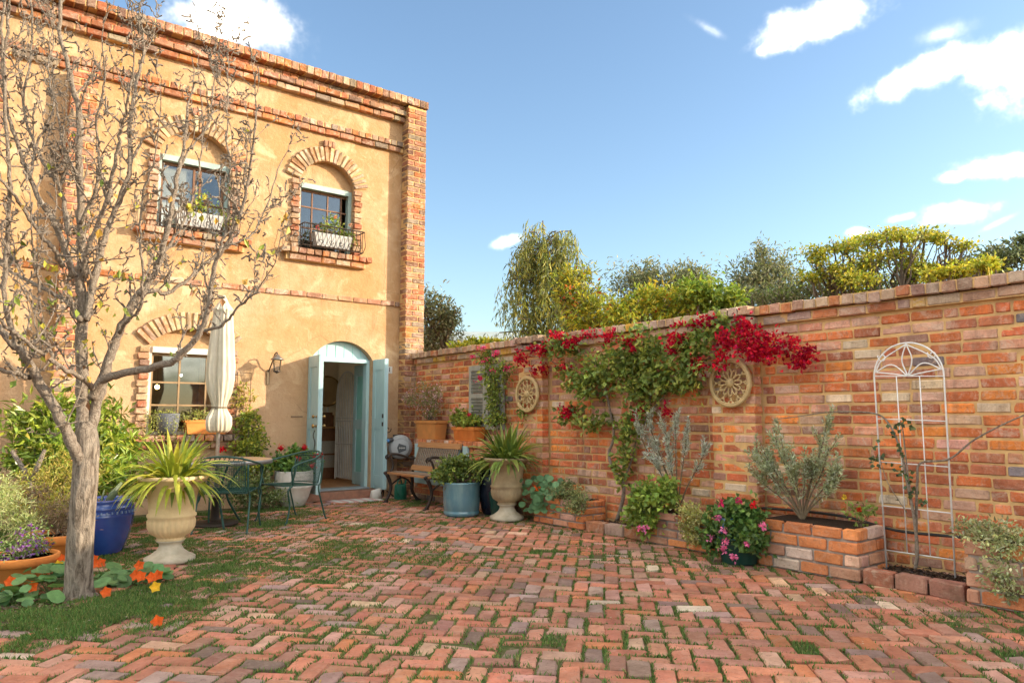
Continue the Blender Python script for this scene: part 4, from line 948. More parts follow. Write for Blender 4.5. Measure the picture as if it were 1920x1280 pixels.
# nasturtiums
def nasturtium(loc, label, pts, nl, fl, seed):
    o = thing('nasturtium', loc, label, 'plant', 'nasturtiums under the tree'); m = MB(); s = MB(); f = MB(); rr = np.random.default_rng(seed)
    P, N, r, C = [], [], [], []
    for k in range(nl):
        c, sp = pts[rr.integers(len(pts))]; p = A(*c) + rr.normal(0, sp, 3) * A(1, 1, .25); p[2] = max(.02, p[2])
        P.append(p); N.append(A(rr.normal(-.1, .35), rr.normal(-.25, .35), 1)); r.append(rr.uniform(.028, .062)); C.append(np.clip(A(.09, .20, .075) * rr.uniform(.7, 1.5) + A(.03, .02, 0) * rr.random(), 0, 1))
        if k % 2: s.tube(bez([(c[0], c[1], 0), ((c[0] + p[0]) / 2, (c[1] + p[1]) / 2, p[2] * .8), tuple(p)], 5), .0022, 4)
    m.discs(P, N, r, C, 9, .06); m.build('leaf', M['leaf'], o, kind='stuff'); s.build('stem', M['greenstem'], o)
    for (x, y, z, c) in fl:
        b = A(x, y, z); fd = nrm(A(-.5, -.8, .35))
        for k in range(5):
            a = k * 1.257; u = nrm(np.cross(fd, A(0, 0, 1))); v = np.cross(u, fd); d = u * math.cos(a) + v * math.sin(a) + fd * .35
            f.leaves([b], [d], [fd], .042, .042, [c], .1)
        f.tube([(b[0] * .7, b[1] * .7, 0), tuple(b)], .002, 4, col=(.1, .2, .05)); f.build('flower', M['petal'], o); f = MB()
    return o
OR, YE = (.75, .13, .02), (.80, .48, .03)
def fl_at(base, L): return [(*(A(*gpt(x, y, z)) - A(*base)), c) for x, y, z, c in L]
b1 = gpt(60, 1125); nasturtium(b1, 'round leaved nasturtium with orange flowers left of the trunk', [((-.1, 0, .05), .10), ((.1, .15, .09), .09), ((-.25, .05, .04), .08), ((.16, .3, .14), .08)], 95, fl_at(b1, [(20, 1090, .1, OR), (62, 1100, .08, OR), (110, 1060, .14, YE), (118, 1048, .16, OR), (8, 1115, .05, OR)]), 1)
b2 = gpt(240, 1100); nasturtium(b2, 'nasturtium with orange and yellow flowers right of the trunk', [((0, .05, .05), .09), ((.12, .15, .06), .09), ((-.12, .15, .05), .07), ((.2, .05, .05), .06)], 85, fl_at(b2, [(262, 1060, .12, OR), (255, 1078, .1, OR), (285, 1082, .1, OR), (297, 1078, .1, OR), (292, 1100, .06, YE), (265, 1080, .11, OR), (176, 1048, .12, OR), (190, 1055, .1, OR), (180, 1056, .12, OR), (296, 1165, .02, OR), (200, 1110, .05, OR)]), 2)
# ------------------------------------------------------------------ table, umbrella, chairs
M['greeniron'] = pmat('dark green iron', (.012, .060, .046), (.025, .085, .065), 30, .45, .2, spec=.5)
tbl = gpt(402, 984)
t_ = thing('cafe_table', tbl, 'round timber topped cafe table with dark iron legs by the ground window', 'table')
MB().lathe([(0, .685), (.56, .685), (.575, .693), (.578, .705), (.57, .715), (0, .715)], 56).build('tabletop', pmat('weathered table timber', (.55, .36, .19), (.42, .27, .15), 5, .6, .15, stretch=(1, 6, 1)), t_)
MB().lathe([(.575, .672), (.588, .672), (.588, .708), (.580, .716), (.575, .70)], 56).build('rim', pmat('grey rim metal', (.40, .39, .38), None, 9, .4, metal=.6), t_, True)
for k in range(3):
    a = k * 2.094 + .5; c, s = math.cos(a), math.sin(a)
    MB().tube(bez([(.46 * c, .46 * s, .685), (.30 * c, .30 * s, .55), (.16 * c, .16 * s, .33), (.30 * c, .30 * s, .10), (.38 * c, .38 * s, 0)], 16), .012, 6).build('leg', M['greeniron'], t_, True)
ub = thing('patio_umbrella', tbl, 'closed cream canvas umbrella standing through the cafe table', 'umbrella')
MB().lathe([(0, .0), (.24, 0), (.25, .015), (.245, .035), (.12, .05), (.05, .07), (.035, .30), (.0, .30)], 36).build('base', M['iron'], ub, True)
MB().tube([(0, 0, .05), (0, 0, 2.5)], .021, 12).build('pole', pmat('brushed aluminium', (.55, .55, .55), None, 20, .3, .05, metal=.7), ub, True)
PRF = [(r * .9, z) for r, z in [(.012, 2.56), (.03, 2.53), (.10, 2.40), (.115, 2.385), (.10, 2.37), (.11, 2.25), (.130, 2.0), (.150, 1.75), (.150, 1.60), (.125, 1.45), (.085, 1.33), (.070, 1.29), (.085, 1.25), (.125, 1.18), (.13, 1.10), (.118, 1.04), (.085, 1.01), (.03, 1.03)]]
PRF = [tuple(p) for q in range(len(PRF) - 1) for p in ([PRF[q]] + ([((PRF[q][0] + PRF[q + 1][0]) / 2, (PRF[q][1] + PRF[q + 1][1]) / 2)] if abs(PRF[q][1] - PRF[q + 1][1]) > .08 else []))] + [PRF[-1]]
def folds(k, i):
    z = PRF[i][1]; amp = 0 if i < 3 else (.20 if z > 1.32 else .30); th = k / 128 * 2 * math.pi; return 1 + amp * (.55 * (2 * abs(math.sin(th * 3.5 + z * .5 + .8 * math.sin(th * 2))) - 1) + .35 * math.sin(th * 9 + 1.5 * math.sin(th * 3 + z * 2)) + .2 * math.sin(th * 17 + z * 3)) + .02 * math.sin(th * 31 + z * 25)
MB().lathe(PRF, 128, ribs=folds).build('canopy', pmat('cream canvas', (.60, .54, .43), (.50, .44, .33), 6, .85, .2, bscale=200), ub, True)
MB().tube([(.082 * math.cos(a), .082 * math.sin(a), 1.29) for a in np.linspace(0, 2 * math.pi, 24, endpoint=False)], .007, 6, closed=True).build('tie', M['stem'], ub, True)
def make_chair(loc, ang, label):
    """local +x faces forward"""
    o = thing('mesh_chair', loc, label, 'chair', 'green mesh garden chairs', ang)
    hw = .25
    def panel(f, nu, nv, r=.0023):
        p = MB()
        for k in range(nu + 1):
            u = k / nu; p.tube([f(u, v) for v in np.linspace(0, 1, 7)], r, 3, caps=False)
        for k in range(nv + 1):
            v = k / nv; p.tube([f(u, v) for u in np.linspace(0, 1, 7)], r, 3, caps=False)
        return p
    seat = lambda u, v: (-.22 + .46 * u, (-hw + .02 + (2 * hw - .04) * v), .40 + .015 * u - .018 * math.sin(u * math.pi) * math.sin(v * math.pi))
    panel(seat, 34, 36).build('seat', M['greeniron'], o)
    sf = [seat(u, 0) for u in np.linspace(0, 1, 6)] + [seat(1, v) for v in np.linspace(0, 1, 6)[1:]] + [seat(u, 1) for u in np.linspace(1, 0, 6)[1:]] + [seat(0, v) for v in np.linspace(1, 0, 6)[1:-1]]
    MB().tube(sf, .008, 6, closed=True).build('seat_frame', M['greeniron'], o, True)
    back = lambda u, v: (-.22 - .07 * u - .05 * math.sin(v * math.pi), (-hw + .03 + (2 * hw - .06) * v), .42 + .31 * u)
    panel(back, 20, 28).build('backrest', M['greeniron'], o)
    MB().tube([back(0, v) for v in np.linspace(0, 1, 8)] + [back(u, 1) for u in np.linspace(0, 1, 5)[1:]] + [back(1, v) for v in np.linspace(1, 0, 8)[1:]] + [back(u, 0) for u in np.linspace(1, 0, 5)[1:-1]], .008, 6, closed=True).build('back_frame', M['greeniron'], o, True)
    MB().tube(bez([(.17, -hw - .02, .42), (.2, -hw - .035, .60), (.12, -hw - .05, .66), (-.12, -hw - .04, .71), (-.30, -hw * .6, .765), (-.33, 0, .78), (-.30, hw * .6, .765), (-.12, hw + .04, .71), (.12, hw + .05, .66), (.2, hw + .035, .60), (.17, hw + .02, .42)], 70), .011, 7).build('arm_rail', M['greeniron'], o, True)
    lf = MB()
    for k in range(9):
        v = .12 + .76 * k / 8; c = A(-.315 + .03 * abs(v - .5), -hw + 2 * hw * v, .752); lf.tube([tuple(c + A(.0, .022 * math.cos(a), .022 * math.sin(a))) for a in np.linspace(0, 5.5, 9)], .004, 4)
    lf.build('scroll', M['greeniron'], o)
    for s in (-1, 1):
        MB().tube(bez([(.17, s * (hw + .02), .42), (.235, s * (hw + .02), .36), (.20, s * (hw + .01), .2), (.24, s * (hw + .02), .03), (.265, s * (hw + .02), .006)], 22), .010, 7).build('leg', M['greeniron'], o, True)
        MB().tube(bez([(-.27, s * hw, .70), (-.24, s * hw, .45), (-.20, s * (hw + .01), .36), (-.25, s * (hw + .015), .18), (-.30, s * (hw + .02), .03), (-.325, s * (hw + .02), .006)], 26), .010, 7).build('leg', M['greeniron'], o, True)
    return o
make_chair(Vector((2.42, 7.98, 0)), R(58), 'green wire mesh armchair pushed in at the near side of the cafe table')
make_chair(Vector((3.20, 8.30, 0)), R(197), 'green wire mesh armchair facing the table in front of the door')
# ------------------------------------------------------------------ things by the house wall
GER = [(.15, .27, .055), (.21, .32, .07), (.10, .20, .045)]
def flower_heads(o, heads, n=16, size=.022, name='flower'):
    for (x, y, z, c, rad) in heads:
        f = MB(); cr_ = rad * .62; f.add([(x + cr_, y, z), (x - cr_, y, z), (x, y + cr_, z), (x, y - cr_, z), (x, y, z + cr_), (x, y, z - cr_)], [(0, 2, 4), (2, 1, 4), (1, 3, 4), (3, 0, 4), (2, 0, 5), (1, 2, 5), (3, 1, 5), (0, 3, 5)], tuple(k * .7 for k in c))
        d = nrm(rng.normal(0, 1, (n, 3)) + A(-.3, -.5, .3)); P = A(x, y, z) + d * rad * rng.uniform(.5, 1, (n, 1))
        f.leaves(P - d * size * .2, d + rng.normal(0, .8, (n, 3)), d, size * rng.uniform(.8, 1.2, n), size, jit([c], n, .15), .1)
        f.build(name, M['petal'], o)
wp = Vector((3.76, 9.62, 0))
o = thing('white_planter', wp, 'round white planter with ribbed upper band left of the door', 'pot')
MB().lathe([(0, 0), (.14, 0), (.155, .01), (.20, .12), (.235, .24), (.245, .25)], 40).build('body', M['white'], o, True)
MB().lathe([(.245, .25), (.25, .255), (.25, .46), (.24, .465), (.22, .46), (.22, .40), (0, .40)], 72, ribs=lambda k, i: 1 - (.012 if (k % 6 == 0 and i < 3) else 0)).build('ribbed_band', M['white'], o)
pg = bush('geranium', wp + Vector((0, 0, .41)), 'red geranium filling the white planter beside the door', [((-.05, 0, .15), (.2, .18, .13)), ((.12, .02, .13), (.15, .14, .12)), ((-.16, .02, .12), (.16, .14, .13)), ((.03, .03, .26), (.16, .12, .09))], 1200, .06, .055, GER, stems=10)
RED, PNK, MAG = (.68, .015, .03), (.82, .22, .46), (.74, .04, .20)
flower_heads(pg, [(-.22, -.08, .36, RED, .065), (.10, -.08, .36, RED, .07), (.33, -.10, .24, RED, .06), (-.02, -.2, .22, RED, .05), (.16, -.22, .12, RED, .06), (.2, -.2, .24, RED, .055)])
# low variegated planting and climbers along the foot of the wall
def ybush(name, label, px, py, Y, blobs, n, L, Wd, cols, **kw):
    p = ypt(px, py, Y); b = Vector((p.x, p.y, 0)); return bush(name, b, label, [wb(x, y, float((np.array(ypt(x, y, Y)) - CC) @ FW), rx, rx * .7, rz, b) for x, y, rx, rz in blobs], n, L, Wd, cols, **kw)
ybush('groundcover_plant', 'low variegated green plants between the table and the white planter', 500, 940, 9.45, [(470, 925, .22, .14), (520, 935, .2, .1), (445, 920, .2, .14), (490, 905, .16, .14)], 2200, .045, .022, [(.20, .26, .09), (.34, .38, .2), (.13, .19, .06)], stems=8)
ybush('climbing_vine', 'bushy yellow green climber on the wall beside the lantern', 475, 900, 9.78, [(470, 800, .17, .14), (480, 835, .2, .16), (465, 865, .2, .16), (450, 845, .14, .12), (485, 880, .18, .15), (472, 785, .1, .1)], 2300, .05, .035, [(.34, .36, .05), (.24, .30, .05), (.42, .40, .06), (.15, .22, .04)], stems=10, cat='vine')
ybush('climbing_vine', 'thin yellow climber on the wire trellis under the lantern', 462, 850, 9.9, [(455, 730, .10, .10), (465, 745, .10, .12), (445, 750, .10, .08), (460, 765, .07, .08)], 230, .05, .026, [(.42, .38, .05), (.34, .22, .06), (.30, .34, .06)], stems=9, stemr=.004, cat='vine')
wt2 = thing('wire_trellis', (3.15, 9.94, 0), 'thin wire plant trellis fixed to the wall beside the lantern', 'trellis'); m = MB()
for x in (-.09, .09): m.tube([(x, 0, .35), (x, 0, 1.78)], .004, 5)
for z in (.6, .95, 1.3, 1.62, 1.78): m.tube([(-.09, -.003, z), (.09, -.003, z)], .0035, 5)
m.build('wire', M['iron'], wt2)
ybush('rose', 'single red rose on a thin stem against the wall behind the table', 415, 930, 9.75, [(415, 880, .05, .06)], 26, .04, .025, GER, stems=3, stemr=.004)
rs = bpy.data.objects['rose']; hd = ypt(417, 843, 9.75); flower_heads(rs, [(hd.x - rs.location.x, 0, hd.z, RED, .04)], 22, .03)
# wall lantern
lx, lz = 3.52, 1.93; la = thing('wall_lantern', (lx, YF, lz), 'small aged metal lantern on a curved arm left of the door', 'lamp')
m = MB(); m.box((-.03, -.012, -.20), (.035, .02, .20)); m.build('backplate', M['stem'], la)
MB().tube(bez([(-.03, -.02, -.12), (-.02, -.10, -.02), (0, -.16, .11), (0, -.24, .13), (0, -.26, .09)], 20), .009, 7).build('arm', M['iron'], la, True)
MB().lathe([(0, .105), (.03, .10), (.045, .07), (.085, .045), (.09, .03), (.06, .028)], 20, (0, -.26, 0)).build('cap', pmat('pewter', (.30, .28, .25), None, 15, .35, metal=.7), la, True)
MB().lathe([(.065, .03), (.06, -.04), (.045, -.12), (.0, -.125)], 8, (0, -.26, 0)).build('glass', M['glass'], la)
m = MB()
for k in range(4):
    a = k * math.pi / 2 + .4; m.tube([(.066 * math.cos(a), -.26 + .066 * math.sin(a), .03), (.046 * math.cos(a), -.26 + .046 * math.sin(a), -.12)], .005, 4)
m.lathe([(.0, -.12), (.05, -.12), (.05, -.135), (.015, -.15), (0, -.16)], 12, (0, -.26, 0)); m.build('cage', M['iron'], la)
# house number plate
np_ = thing('number_plate', (5.37, YF - .006, 1.91), 'small white plate with the number 1 right of the door', 'sign'); MB().box((0, 0, 0), (.10, .012, .11)).build('plate', M['white'], np_)
fc = bpy.data.curves.new('number', 'FONT'); fc.body = '1'; fc.size = .10; fc.align_x = 'CENTER'; fc.align_y = 'CENTER'; fc.extrude = .002
fo = bpy.data.objects.new('number', fc); COL.objects.link(fo); dg = bpy.context.evaluated_depsgraph_get(); fm = bpy.data.meshes.new_from_object(fo.evaluated_get(dg)); bpy.data.objects.remove(fo)
fm.materials.clear(); fm.materials.append(M['iron']); fo = bpy.data.objects.new('numeral', fm); COL.objects.link(fo); fo.parent = np_; fo.location = (0, -.009, 0); fo.rotation_euler = (R(90), 0, 0)
# iron hold-back hook
hk = thing('door_hook', (3.84, YF - .01, 1.19), 'thin iron hook stay on the wall left of the open door', 'hook'); m = MB(); m.tube([(0, 0, 0), (0, -.03, 0), (.15, -.03, 0)], .007, 6); m.build('rod', M['iron'], hk)
# door mat, stone
mt = thing('door_mat', (4.62, 9.55, .004), 'pale pink and mint striped door mat before the step', 'mat', rz=R(-4))
for k in range(10):
    MB().box((-.33 + k * .073, 0, .008), (.07, .34, .016)).build('stripe', pmat('mat stripe %d' % (k % 2), (.62, .62, .56) if k % 2 else (.58, .36, .33), None, 60, .95, .5), mt)
ds = thing('door_stop', (4.98, 9.66, .122), 'small pale stone block holding the right door leaf', 'stone'); ds.location = (4.98, 9.60, 0)
V, F = brick_arrays((.17, .12, .15), 3, .03, .008); MB().add(V + A(0, 0, .075), F).build('stone', M['white'], ds, True)
# inside the doorway: round mirror, cabinet
mp_ = ypt(613, 733, YF + 2.18); mi = thing('round_mirror', mp_, 'round brass framed mirror on the hall wall', 'mirror')
cyl = MB().lathe([(.0, 0), (.25, 0), (.25, .02), (0, .02)], 48); v = np.concatenate(cyl.v); MB().add(np.stack([v[:, 0], -v[:, 2], v[:, 1]], 1), cyl.f).build('mirror_glass', pmat('mirror', (.55, .45, .3), None, 3, .06, 0, metal=1), mi)
MB().tube([(.255 * math.cos(a), -.012, .255 * math.sin(a)) for a in np.linspace(0, 2 * math.pi, 48, endpoint=False)], .018, 8, closed=True).build('frame', M['brass'], mi, True)
cbx = ypt(596, 850, YF + 1.85).x; cb = thing('hall_cabinet', (cbx, YF + 1.90, .13), 'dark timber hall cabinet with cane drawers under the mirror', 'cabinet')
MB().box((0, .12, .43), (.80, .34, .86)).build('carcass', M['timber'], cb)
for k in range(2): MB().box((0, -.055, .30 + k * .24), (.66, .02, .21)).build('drawer', pmat('cane', (.34, .30, .24), None, 60, .7), cb)
MB().box((0, .1, .875), (.86, .40, .03)).build('top', pmat('honey board', (.40, .19, .06), None, 8, .4), cb)
cd = thing('ornament', (cbx + .16, YF + 1.95, 1.02), 'dark ornament with a pale candle on the hall cabinet', 'ornament'); cd.location.z = .13 + .89
MB().box((0, 0, .10), (.26, .12, .20)).box((.02, 0, .22), (.18, .1, .05)).build('body', M['timber'], cd); MB().tube([(.04, 0, .24), (.04, 0, .33)], .016, 8).build('candle', M['white'], cd)
# lamp glowing inside the ground floor room, and a globe for its reflection
for (x, z, r, s) in ((2.40, 1.62, .035, 9.0), (2.72, 1.80, .018, 5.0)):
    pl = thing('glowing_globe', (x, YF + 1.5, z), 'glowing globe seen through the ground floor window' if r > .03 else 'tiny white globe standing for the lamp reflection seen through the ground floor window', 'lamp')
    e = NT('lamp glow'); e.p.inputs['Emission Color'].default_value = (1, .62, .2, 1) if r > .03 else (1, .95, .85, 1); e.p.inputs['Emission Strength'].default_value = s
    MB().lathe([(0, -r), (r * .7, -r * .7), (r, 0), (r * .7, r * .7), (0, r)], 14).build('globe', e.m, pl, True); MB().tube([(0, 0, r), (0, 0, 2.84 - z)], .004, 5).build('cord', M['iron'], pl)
# ------------------------------------------------------------------ window boxes
def balconette(cx, z0, hw, label, fc):
    o = thing('iron_balconette', (cx, YF, z0), 'wrought iron window basket on the ' + label, 'railing', 'iron baskets at the upper windows'); y = -.24; top = .34
    m = MB(); m.tube([(-hw, -.05, top), (-hw, y, top), (hw, y, top), (hw, -.05, top)], .010, 6); m.tube([(-hw, -.05, .03), (-hw, y + .04, .03), (hw, y + .04, .03), (hw, -.05, .03)], .008, 6); m.build('rail', M['iron'], o)
    for x in np.linspace(-hw, hw, 15):
        MB().tube(bez([(x, y, top), (x, y - .01, top * .7), (x, y - .035, top * .35), (x, y + .04, .03)], 9), .005, 5).build('baluster', M['iron'], o)
    for s in (-1, 1):
        for yy in (-.11, -.175): MB().tube([(s * hw, yy, top), (s * hw, yy, .03)], .005, 5).build('baluster', M['iron'], o)
    for k in range(6):
        x = -hw * .8 + 1.6 * hw * k / 5
        MB().tube([(x + (.010 + .006 * t) * math.cos(t * 1.3), y - .04, .10 + (.010 + .006 * t) * math.sin(t * 1.3)) for t in np.linspace(0, 5, 14)], .0045, 4).build('scroll', M['iron'], o)
    b = thing('window_box', (cx, YF - .13, z0 + .045), 'white trough planter inside the basket at the ' + label, 'planter', 'troughs at the upper windows')
    MB().box((0, 0, .10), (hw * 1.25, .15, .19), taper=.85).build('trough', pmat('weathered white trough', (.50, .48, .46), (.36, .34, .32), 7, .7), b); MB().box((0, 0, .196), (hw * 1.2, .12, .006)).build('soil', M['soil'], b)
    p = bush('window_plant', Vector((cx, YF - .13, z0 + .24)), 'small flowering plant in the trough at the ' + label, [((-.1, 0, .08), (.16, .07, .09)), ((.12, 0, .09), (.14, .07, .1)), ((.02, 0, .19), (.12, .06, .10)), ((.3, 0, -.02), (.08, .06, .14))], 460, .045, .025, [(.26, .33, .06), (.18, .26, .05), (.36, .38, .07)], stems=9, group='plants at the upper windows')
    flower_heads(p, [(x, -.04, z, c, .03) for x, z, c in fc], 12, .026)
balconette(4.32, 3.60, .47, 'right upper window', [(-.24, .08, (.75, .2, .25)), (.04, .27, (.8, .35, .3)), (.27, .2, (.8, .5, .42))])
balconette(2.46, 3.60, .49, 'left upper window', [(.1, .1, (.7, .4, .08))])
# ground floor sill: terracotta trough, basket pot, trailing plant
sx = 2.46
tr_ = thing('terracotta_trough', (2.68, YF - .05, .965), 'terracotta trough on the ground floor window sill', 'planter'); m = MB(); m.box((0, 0, .085), (.52, .17, .17), taper=.9); m.build('trough', M['terra'], tr_); MB().box((0, 0, .165), (.55, .19, .03)).build('rim', M['terra'], tr_)
bush('trailing_plant', Vector((2.66, YF - .06, 1.14)), 'pale green leafy plant in the sill trough', [((-.05, 0, .05), (.2, .07, .07)), ((.15, 0, .06), (.12, .07, .07))], 500, .035, .018, [(.34, .37, .10), (.25, .30, .08)], stems=6)
bk = lathe_pot('basket_pot', Vector((2.22, YF - .05, .965)), [(0, 0), (.10, 0), (.125, .10), (.14, .26), (.13, .265), (.12, .22)], pmat('grey woven basket', (.16, .17, .19), (.09, .095, .11), 60, .8, .5), 'dark grey basket pot on the window sill', .20, .11)
tv = bush('trailing_plant', Vector((2.2, YF - .06, 1.18)), 'yellow green plant trailing from the basket pot over the sill', [((0, 0, .04), (.22, .08, .04))], 300, .022, .014, [(.40, .42, .10), (.30, .34, .08)], stems=3)
m = MB()
for k in range(26):
    x = rng.uniform(-.27, .25); L = rng.uniform(.15, .5); P = np.stack([x + rng.normal(0, .012, 22), np.full(22, -.12) + rng.normal(0, .012, 22), .03 - np.linspace(0, L, 22)], 1)
    m.leaves(P, rng.normal(0, 1, (22, 3)) + A(0, -.5, -.3), rng.normal(0, 1, (22, 3)), .02, .014, jit([(.40, .42, .10), (.32, .34, .10)], 22), .1)
m.build('trailing_stem', M['leaf'], tv, kind='stuff')
# ------------------------------------------------------------------ brick plinth, bench and pots by the right wall
def brick_box(o, x0, x1, y0, y1, z0, nc, ch, pal, mo, ma, mort, seedn, open_top=True, faces='xyn', limit=300, corename='core', gap=.014, bl=.236, top=True):
    """hollow brick planter: mortar core with proud face bricks (front -x, ends)"""
    r = random.Random(seedn); h = nc * ch; B = Bricks(); t = .055
    k = MB(); k.box(((x0 + x1) / 2, (y0 + y1) / 2, z0 + (h - .03) / 2), (x1 - x0 - .034, y1 - y0 - .034, h - .03)); k = k.build(corename, mort, o)
    for c in range(nc):
        z = z0 + (c + .5) * ch
        for face in ('f', 'n', 's', 'b'):
            if face in 'fb': a, b = y0, y1
            else: a, b = x0 + t, x1 - t
            p = a; first = True
            while p < b - .02:
                L = bl * (.5 if (first and c % 2) else 1) * r.gauss(1, .015); L = min(L, b - p)
                if b - (p + L) < .05: L = b - p
                e0 = 0 if first else gap / 2; first = False; e1 = 0 if p + L >= b - .001 else gap / 2; s = L - e0 - e1; mid = p + e0 + s / 2; p += L
                if s < .02: continue
                col = pick(pal, r)
                base = .228 if s > .15 else (.108 if s > .07 else .05)
                if face == 'f': B.add((x0 + t / 2, mid, z), (t, base - .012, ch - gap), None, col, (1, s / (base - .012), 1))
                elif face == 'b': B.add((x1 - t / 2, mid, z), (t, base - .012, ch - gap), None, col, (1, s / (base - .012), 1))
                elif face == 'n': B.add((mid, y0 + t / 2, z), (base - .012, t, ch - gap), None, col, (s / (base - .012), 1, 1))
                else: B.add((mid, y1 - t / 2, z), (base - .012, t, ch - gap), None, col, (s / (base - .012), 1, 1))
    B.emit(o if False else k, limit, mo, ma, cull=False); return k
PALP = [((.58, .215, .08), 24), ((.52, .18, .07), 18), ((.56, .34, .25), 10), ((.44, .22, .14), 8), ((.58, .45, .36), 6), ((.30, .15, .10), 3)]
pl = thing('brick_plinth', (0, 0, 0), 'low brick plinth behind the bench carrying two terracotta boxes', 'plinth')
PX0, PY0, PY1 = 5.47, 7.62, 9.36
brick_box(pl, PX0, 5.715, PY0, PY1, 0, 9, .0862, PAL_WALL, M['brick_o'], M['brick_a'], M['mortar'], 21, limit=150)
B = Bricks(); y = PY0; r_ = random.Random(9)
while y < PY1 - .05:
    B.add((PX0 + .10, y + .056, .776 + .045), (.25, .1, .085), None, pick(PALP, r_)); y += .115
B.emit(pl, 40, M['brick_o'], M['brick_a'], cull=False)
PT = .866
MB().box((PX0 - .018, 8.62, .52), (.03, 1.36, .56)).build('blue_board', M['duckd'] if False else M['duck'], pl, label='pale blue timber board on the plinth front')
# cast iron bench
bench = thing('garden_bench', (5.17, 8.60, 0), 'timber slatted bench with black cast iron ends against the plinth', 'bench'); BW = 1.12
BT = pmat('oiled bench timber', (.46, .235, .10), (.36, .17, .07), 6, .45, .12, stretch=(8, .8, 8)); BG_ = pmat('grey weathered slat', (.30, .22, .16), (.20, .14, .10), 6, .7, .2, stretch=(8, .8, 8))
for k, (x, z) in enumerate(((-.245, .412), (-.18, .418), (-.115, .416), (-.05, .412), (.015, .408), (.08, .405))): MB().box((x, 0, z), (.052, BW, .024)).build('seat_slat', BT if k == 0 else BG_, bench)
bx = lambda z: .13 + (z - .45) * .33
for z in (.47, .79):
    MB().box((bx(z), 0, z), (.025, BW - .03, .075), np.array(Euler((0, R(18), 0)).to_matrix())).build('back_rail', BT, bench)
for k in range(21):
    y = -.50 + k * .05; MB().bar((bx(.50), y, .50), (bx(.76), y, .76), .020, .014, (1, 0, 0)).build('back_slat', BG_, bench)
for s in (-1, 1):
    e = MB(); y = s * (BW / 2 - .02)
    def rib(pts, r0, r1, n=18): P = bez([(a, y, b) for a, b in pts], n); e.tube(P, np.linspace(r0, r1, len(P)), 7, flat=.75)
    rib([(-.27, .395), (-.22, .30), (-.20, .20), (-.24, .08), (-.29, 0.015)], .028, .020); rib([(.12, .40), (.14, .28), (.13, .17), (.19, .06), (.24, .015)], .026, .020)
    rib([(-.31, .40), (-.27, .415), (-.1, .395), (.1, .385), (.16, .45), (.23, .66), (.29, .82)], .022, .016, 30); rib([(-.22, .40), (-.17, .50), (-.20, .60), (-.24, .64)], .018, .014); rib([(-.26, .62), (-.2, .665), (-.05, .65), (.1, .60), (.20, .60)], .02, .014)
    rib([(-.2, .24), (-.05, .33), (.06, .30), (.13, .22)], .012, .012); rib([(-.27, .60), (-.29, .63), (-.26, .66), (-.23, .64)], .012, .012, 10); rib([(-.06, .40), (-.05, .33)], .012, .012, 6)
    e.tube([(-.245, y, .012), (-.32, y, .008)], [.022, .014], 7); e.tube([(.20, y, .012), (.28, y, .008)], [.022, .014], 7)
    e.build('cast_end', M['iron'], bench, True)
# terracotta boxes on the plinth
def tbox(loc, ly, label, mat, h, flutes):
    o = thing('terracotta_box', loc, label, 'planter', 'terracotta boxes on the plinth'); m = MB()
    m.box((0, 0, h / 2), (.20, ly, h), taper=.86); m.build('body', mat, o); MB().box((0, 0, h - .02), (.225, ly + .025, .042)).build('rim', mat, o); MB().box((0, 0, h + .002), (.17, ly - .04, .006)).build('soil', M['soil'], o)
    if flutes:
        f = MB()
        for k in range(14): f.box((-.099, -ly * .42 + k * ly * .84 / 13, h * .46), (.012, .012, h * .62), np.array(Euler((0, R(-4), 0)).to_matrix()))
        f.build('flute', mat, o, kind='stuff')
    return o
y1 = xpt(800, 820, 5.50).y; y2 = xpt(872, 825, 5.52).y
tbox((5.575, y1, PT), .56, 'large stained terracotta box with flowering shrub on the plinth', M['terra_old'], .27, False)
tbox((5.585, y2, PT), .50, 'bright orange fluted terracotta box with pink geranium on the plinth', M['terra'], .185, True)
b = Vector((5.57, y1, PT + .26)); bush('flowering_shrub', b, 'airy shrub with tiny mauve flowers in the stained terracotta box', [((-.05, 0, .25), (.16, .28, .2)), ((-.1, .18, .38), (.15, .25, .18)), ((-.05, -.1, .42), (.14, .22, .18)), ((-.05, -.1, .15), (.13, .2, .12)), ((-.15, .35, .33), (.1, .16, .14))], 1500, .05, .007, [(.20, .26, .08), (.28, .31, .12), (.16, .21, .08)], 'shrub', stems=26, stemr=.004, fl=[(620, .026, [(.60, .42, .48), (.48, .30, .36)], .8)], clumps=22, sub=.25)
b = Vector((5.57, y2, PT + .18)); g_ = bush('geranium', b, 'leafy pink geranium in the bright terracotta box', [((-.02, .15, .10), (.1, .16, .1)), ((-.02, -.12, .08), (.1, .14, .08)), ((0, .24, .14), (.1, .12, .12)), ((0, .02, .08), (.1, .15, .06))], 900, .05, .045, [(.26, .33, .06), (.18, .26, .05), (.30, .30, .05)], stems=9)
flower_heads(g_, [(-.1, -.16, .16, (.75, .05, .12), .035), (-.05, .28, .24, (.75, .42, .4), .035), (-.08, .22, .2, (.72, .4, .36), .03)], 12, .024)
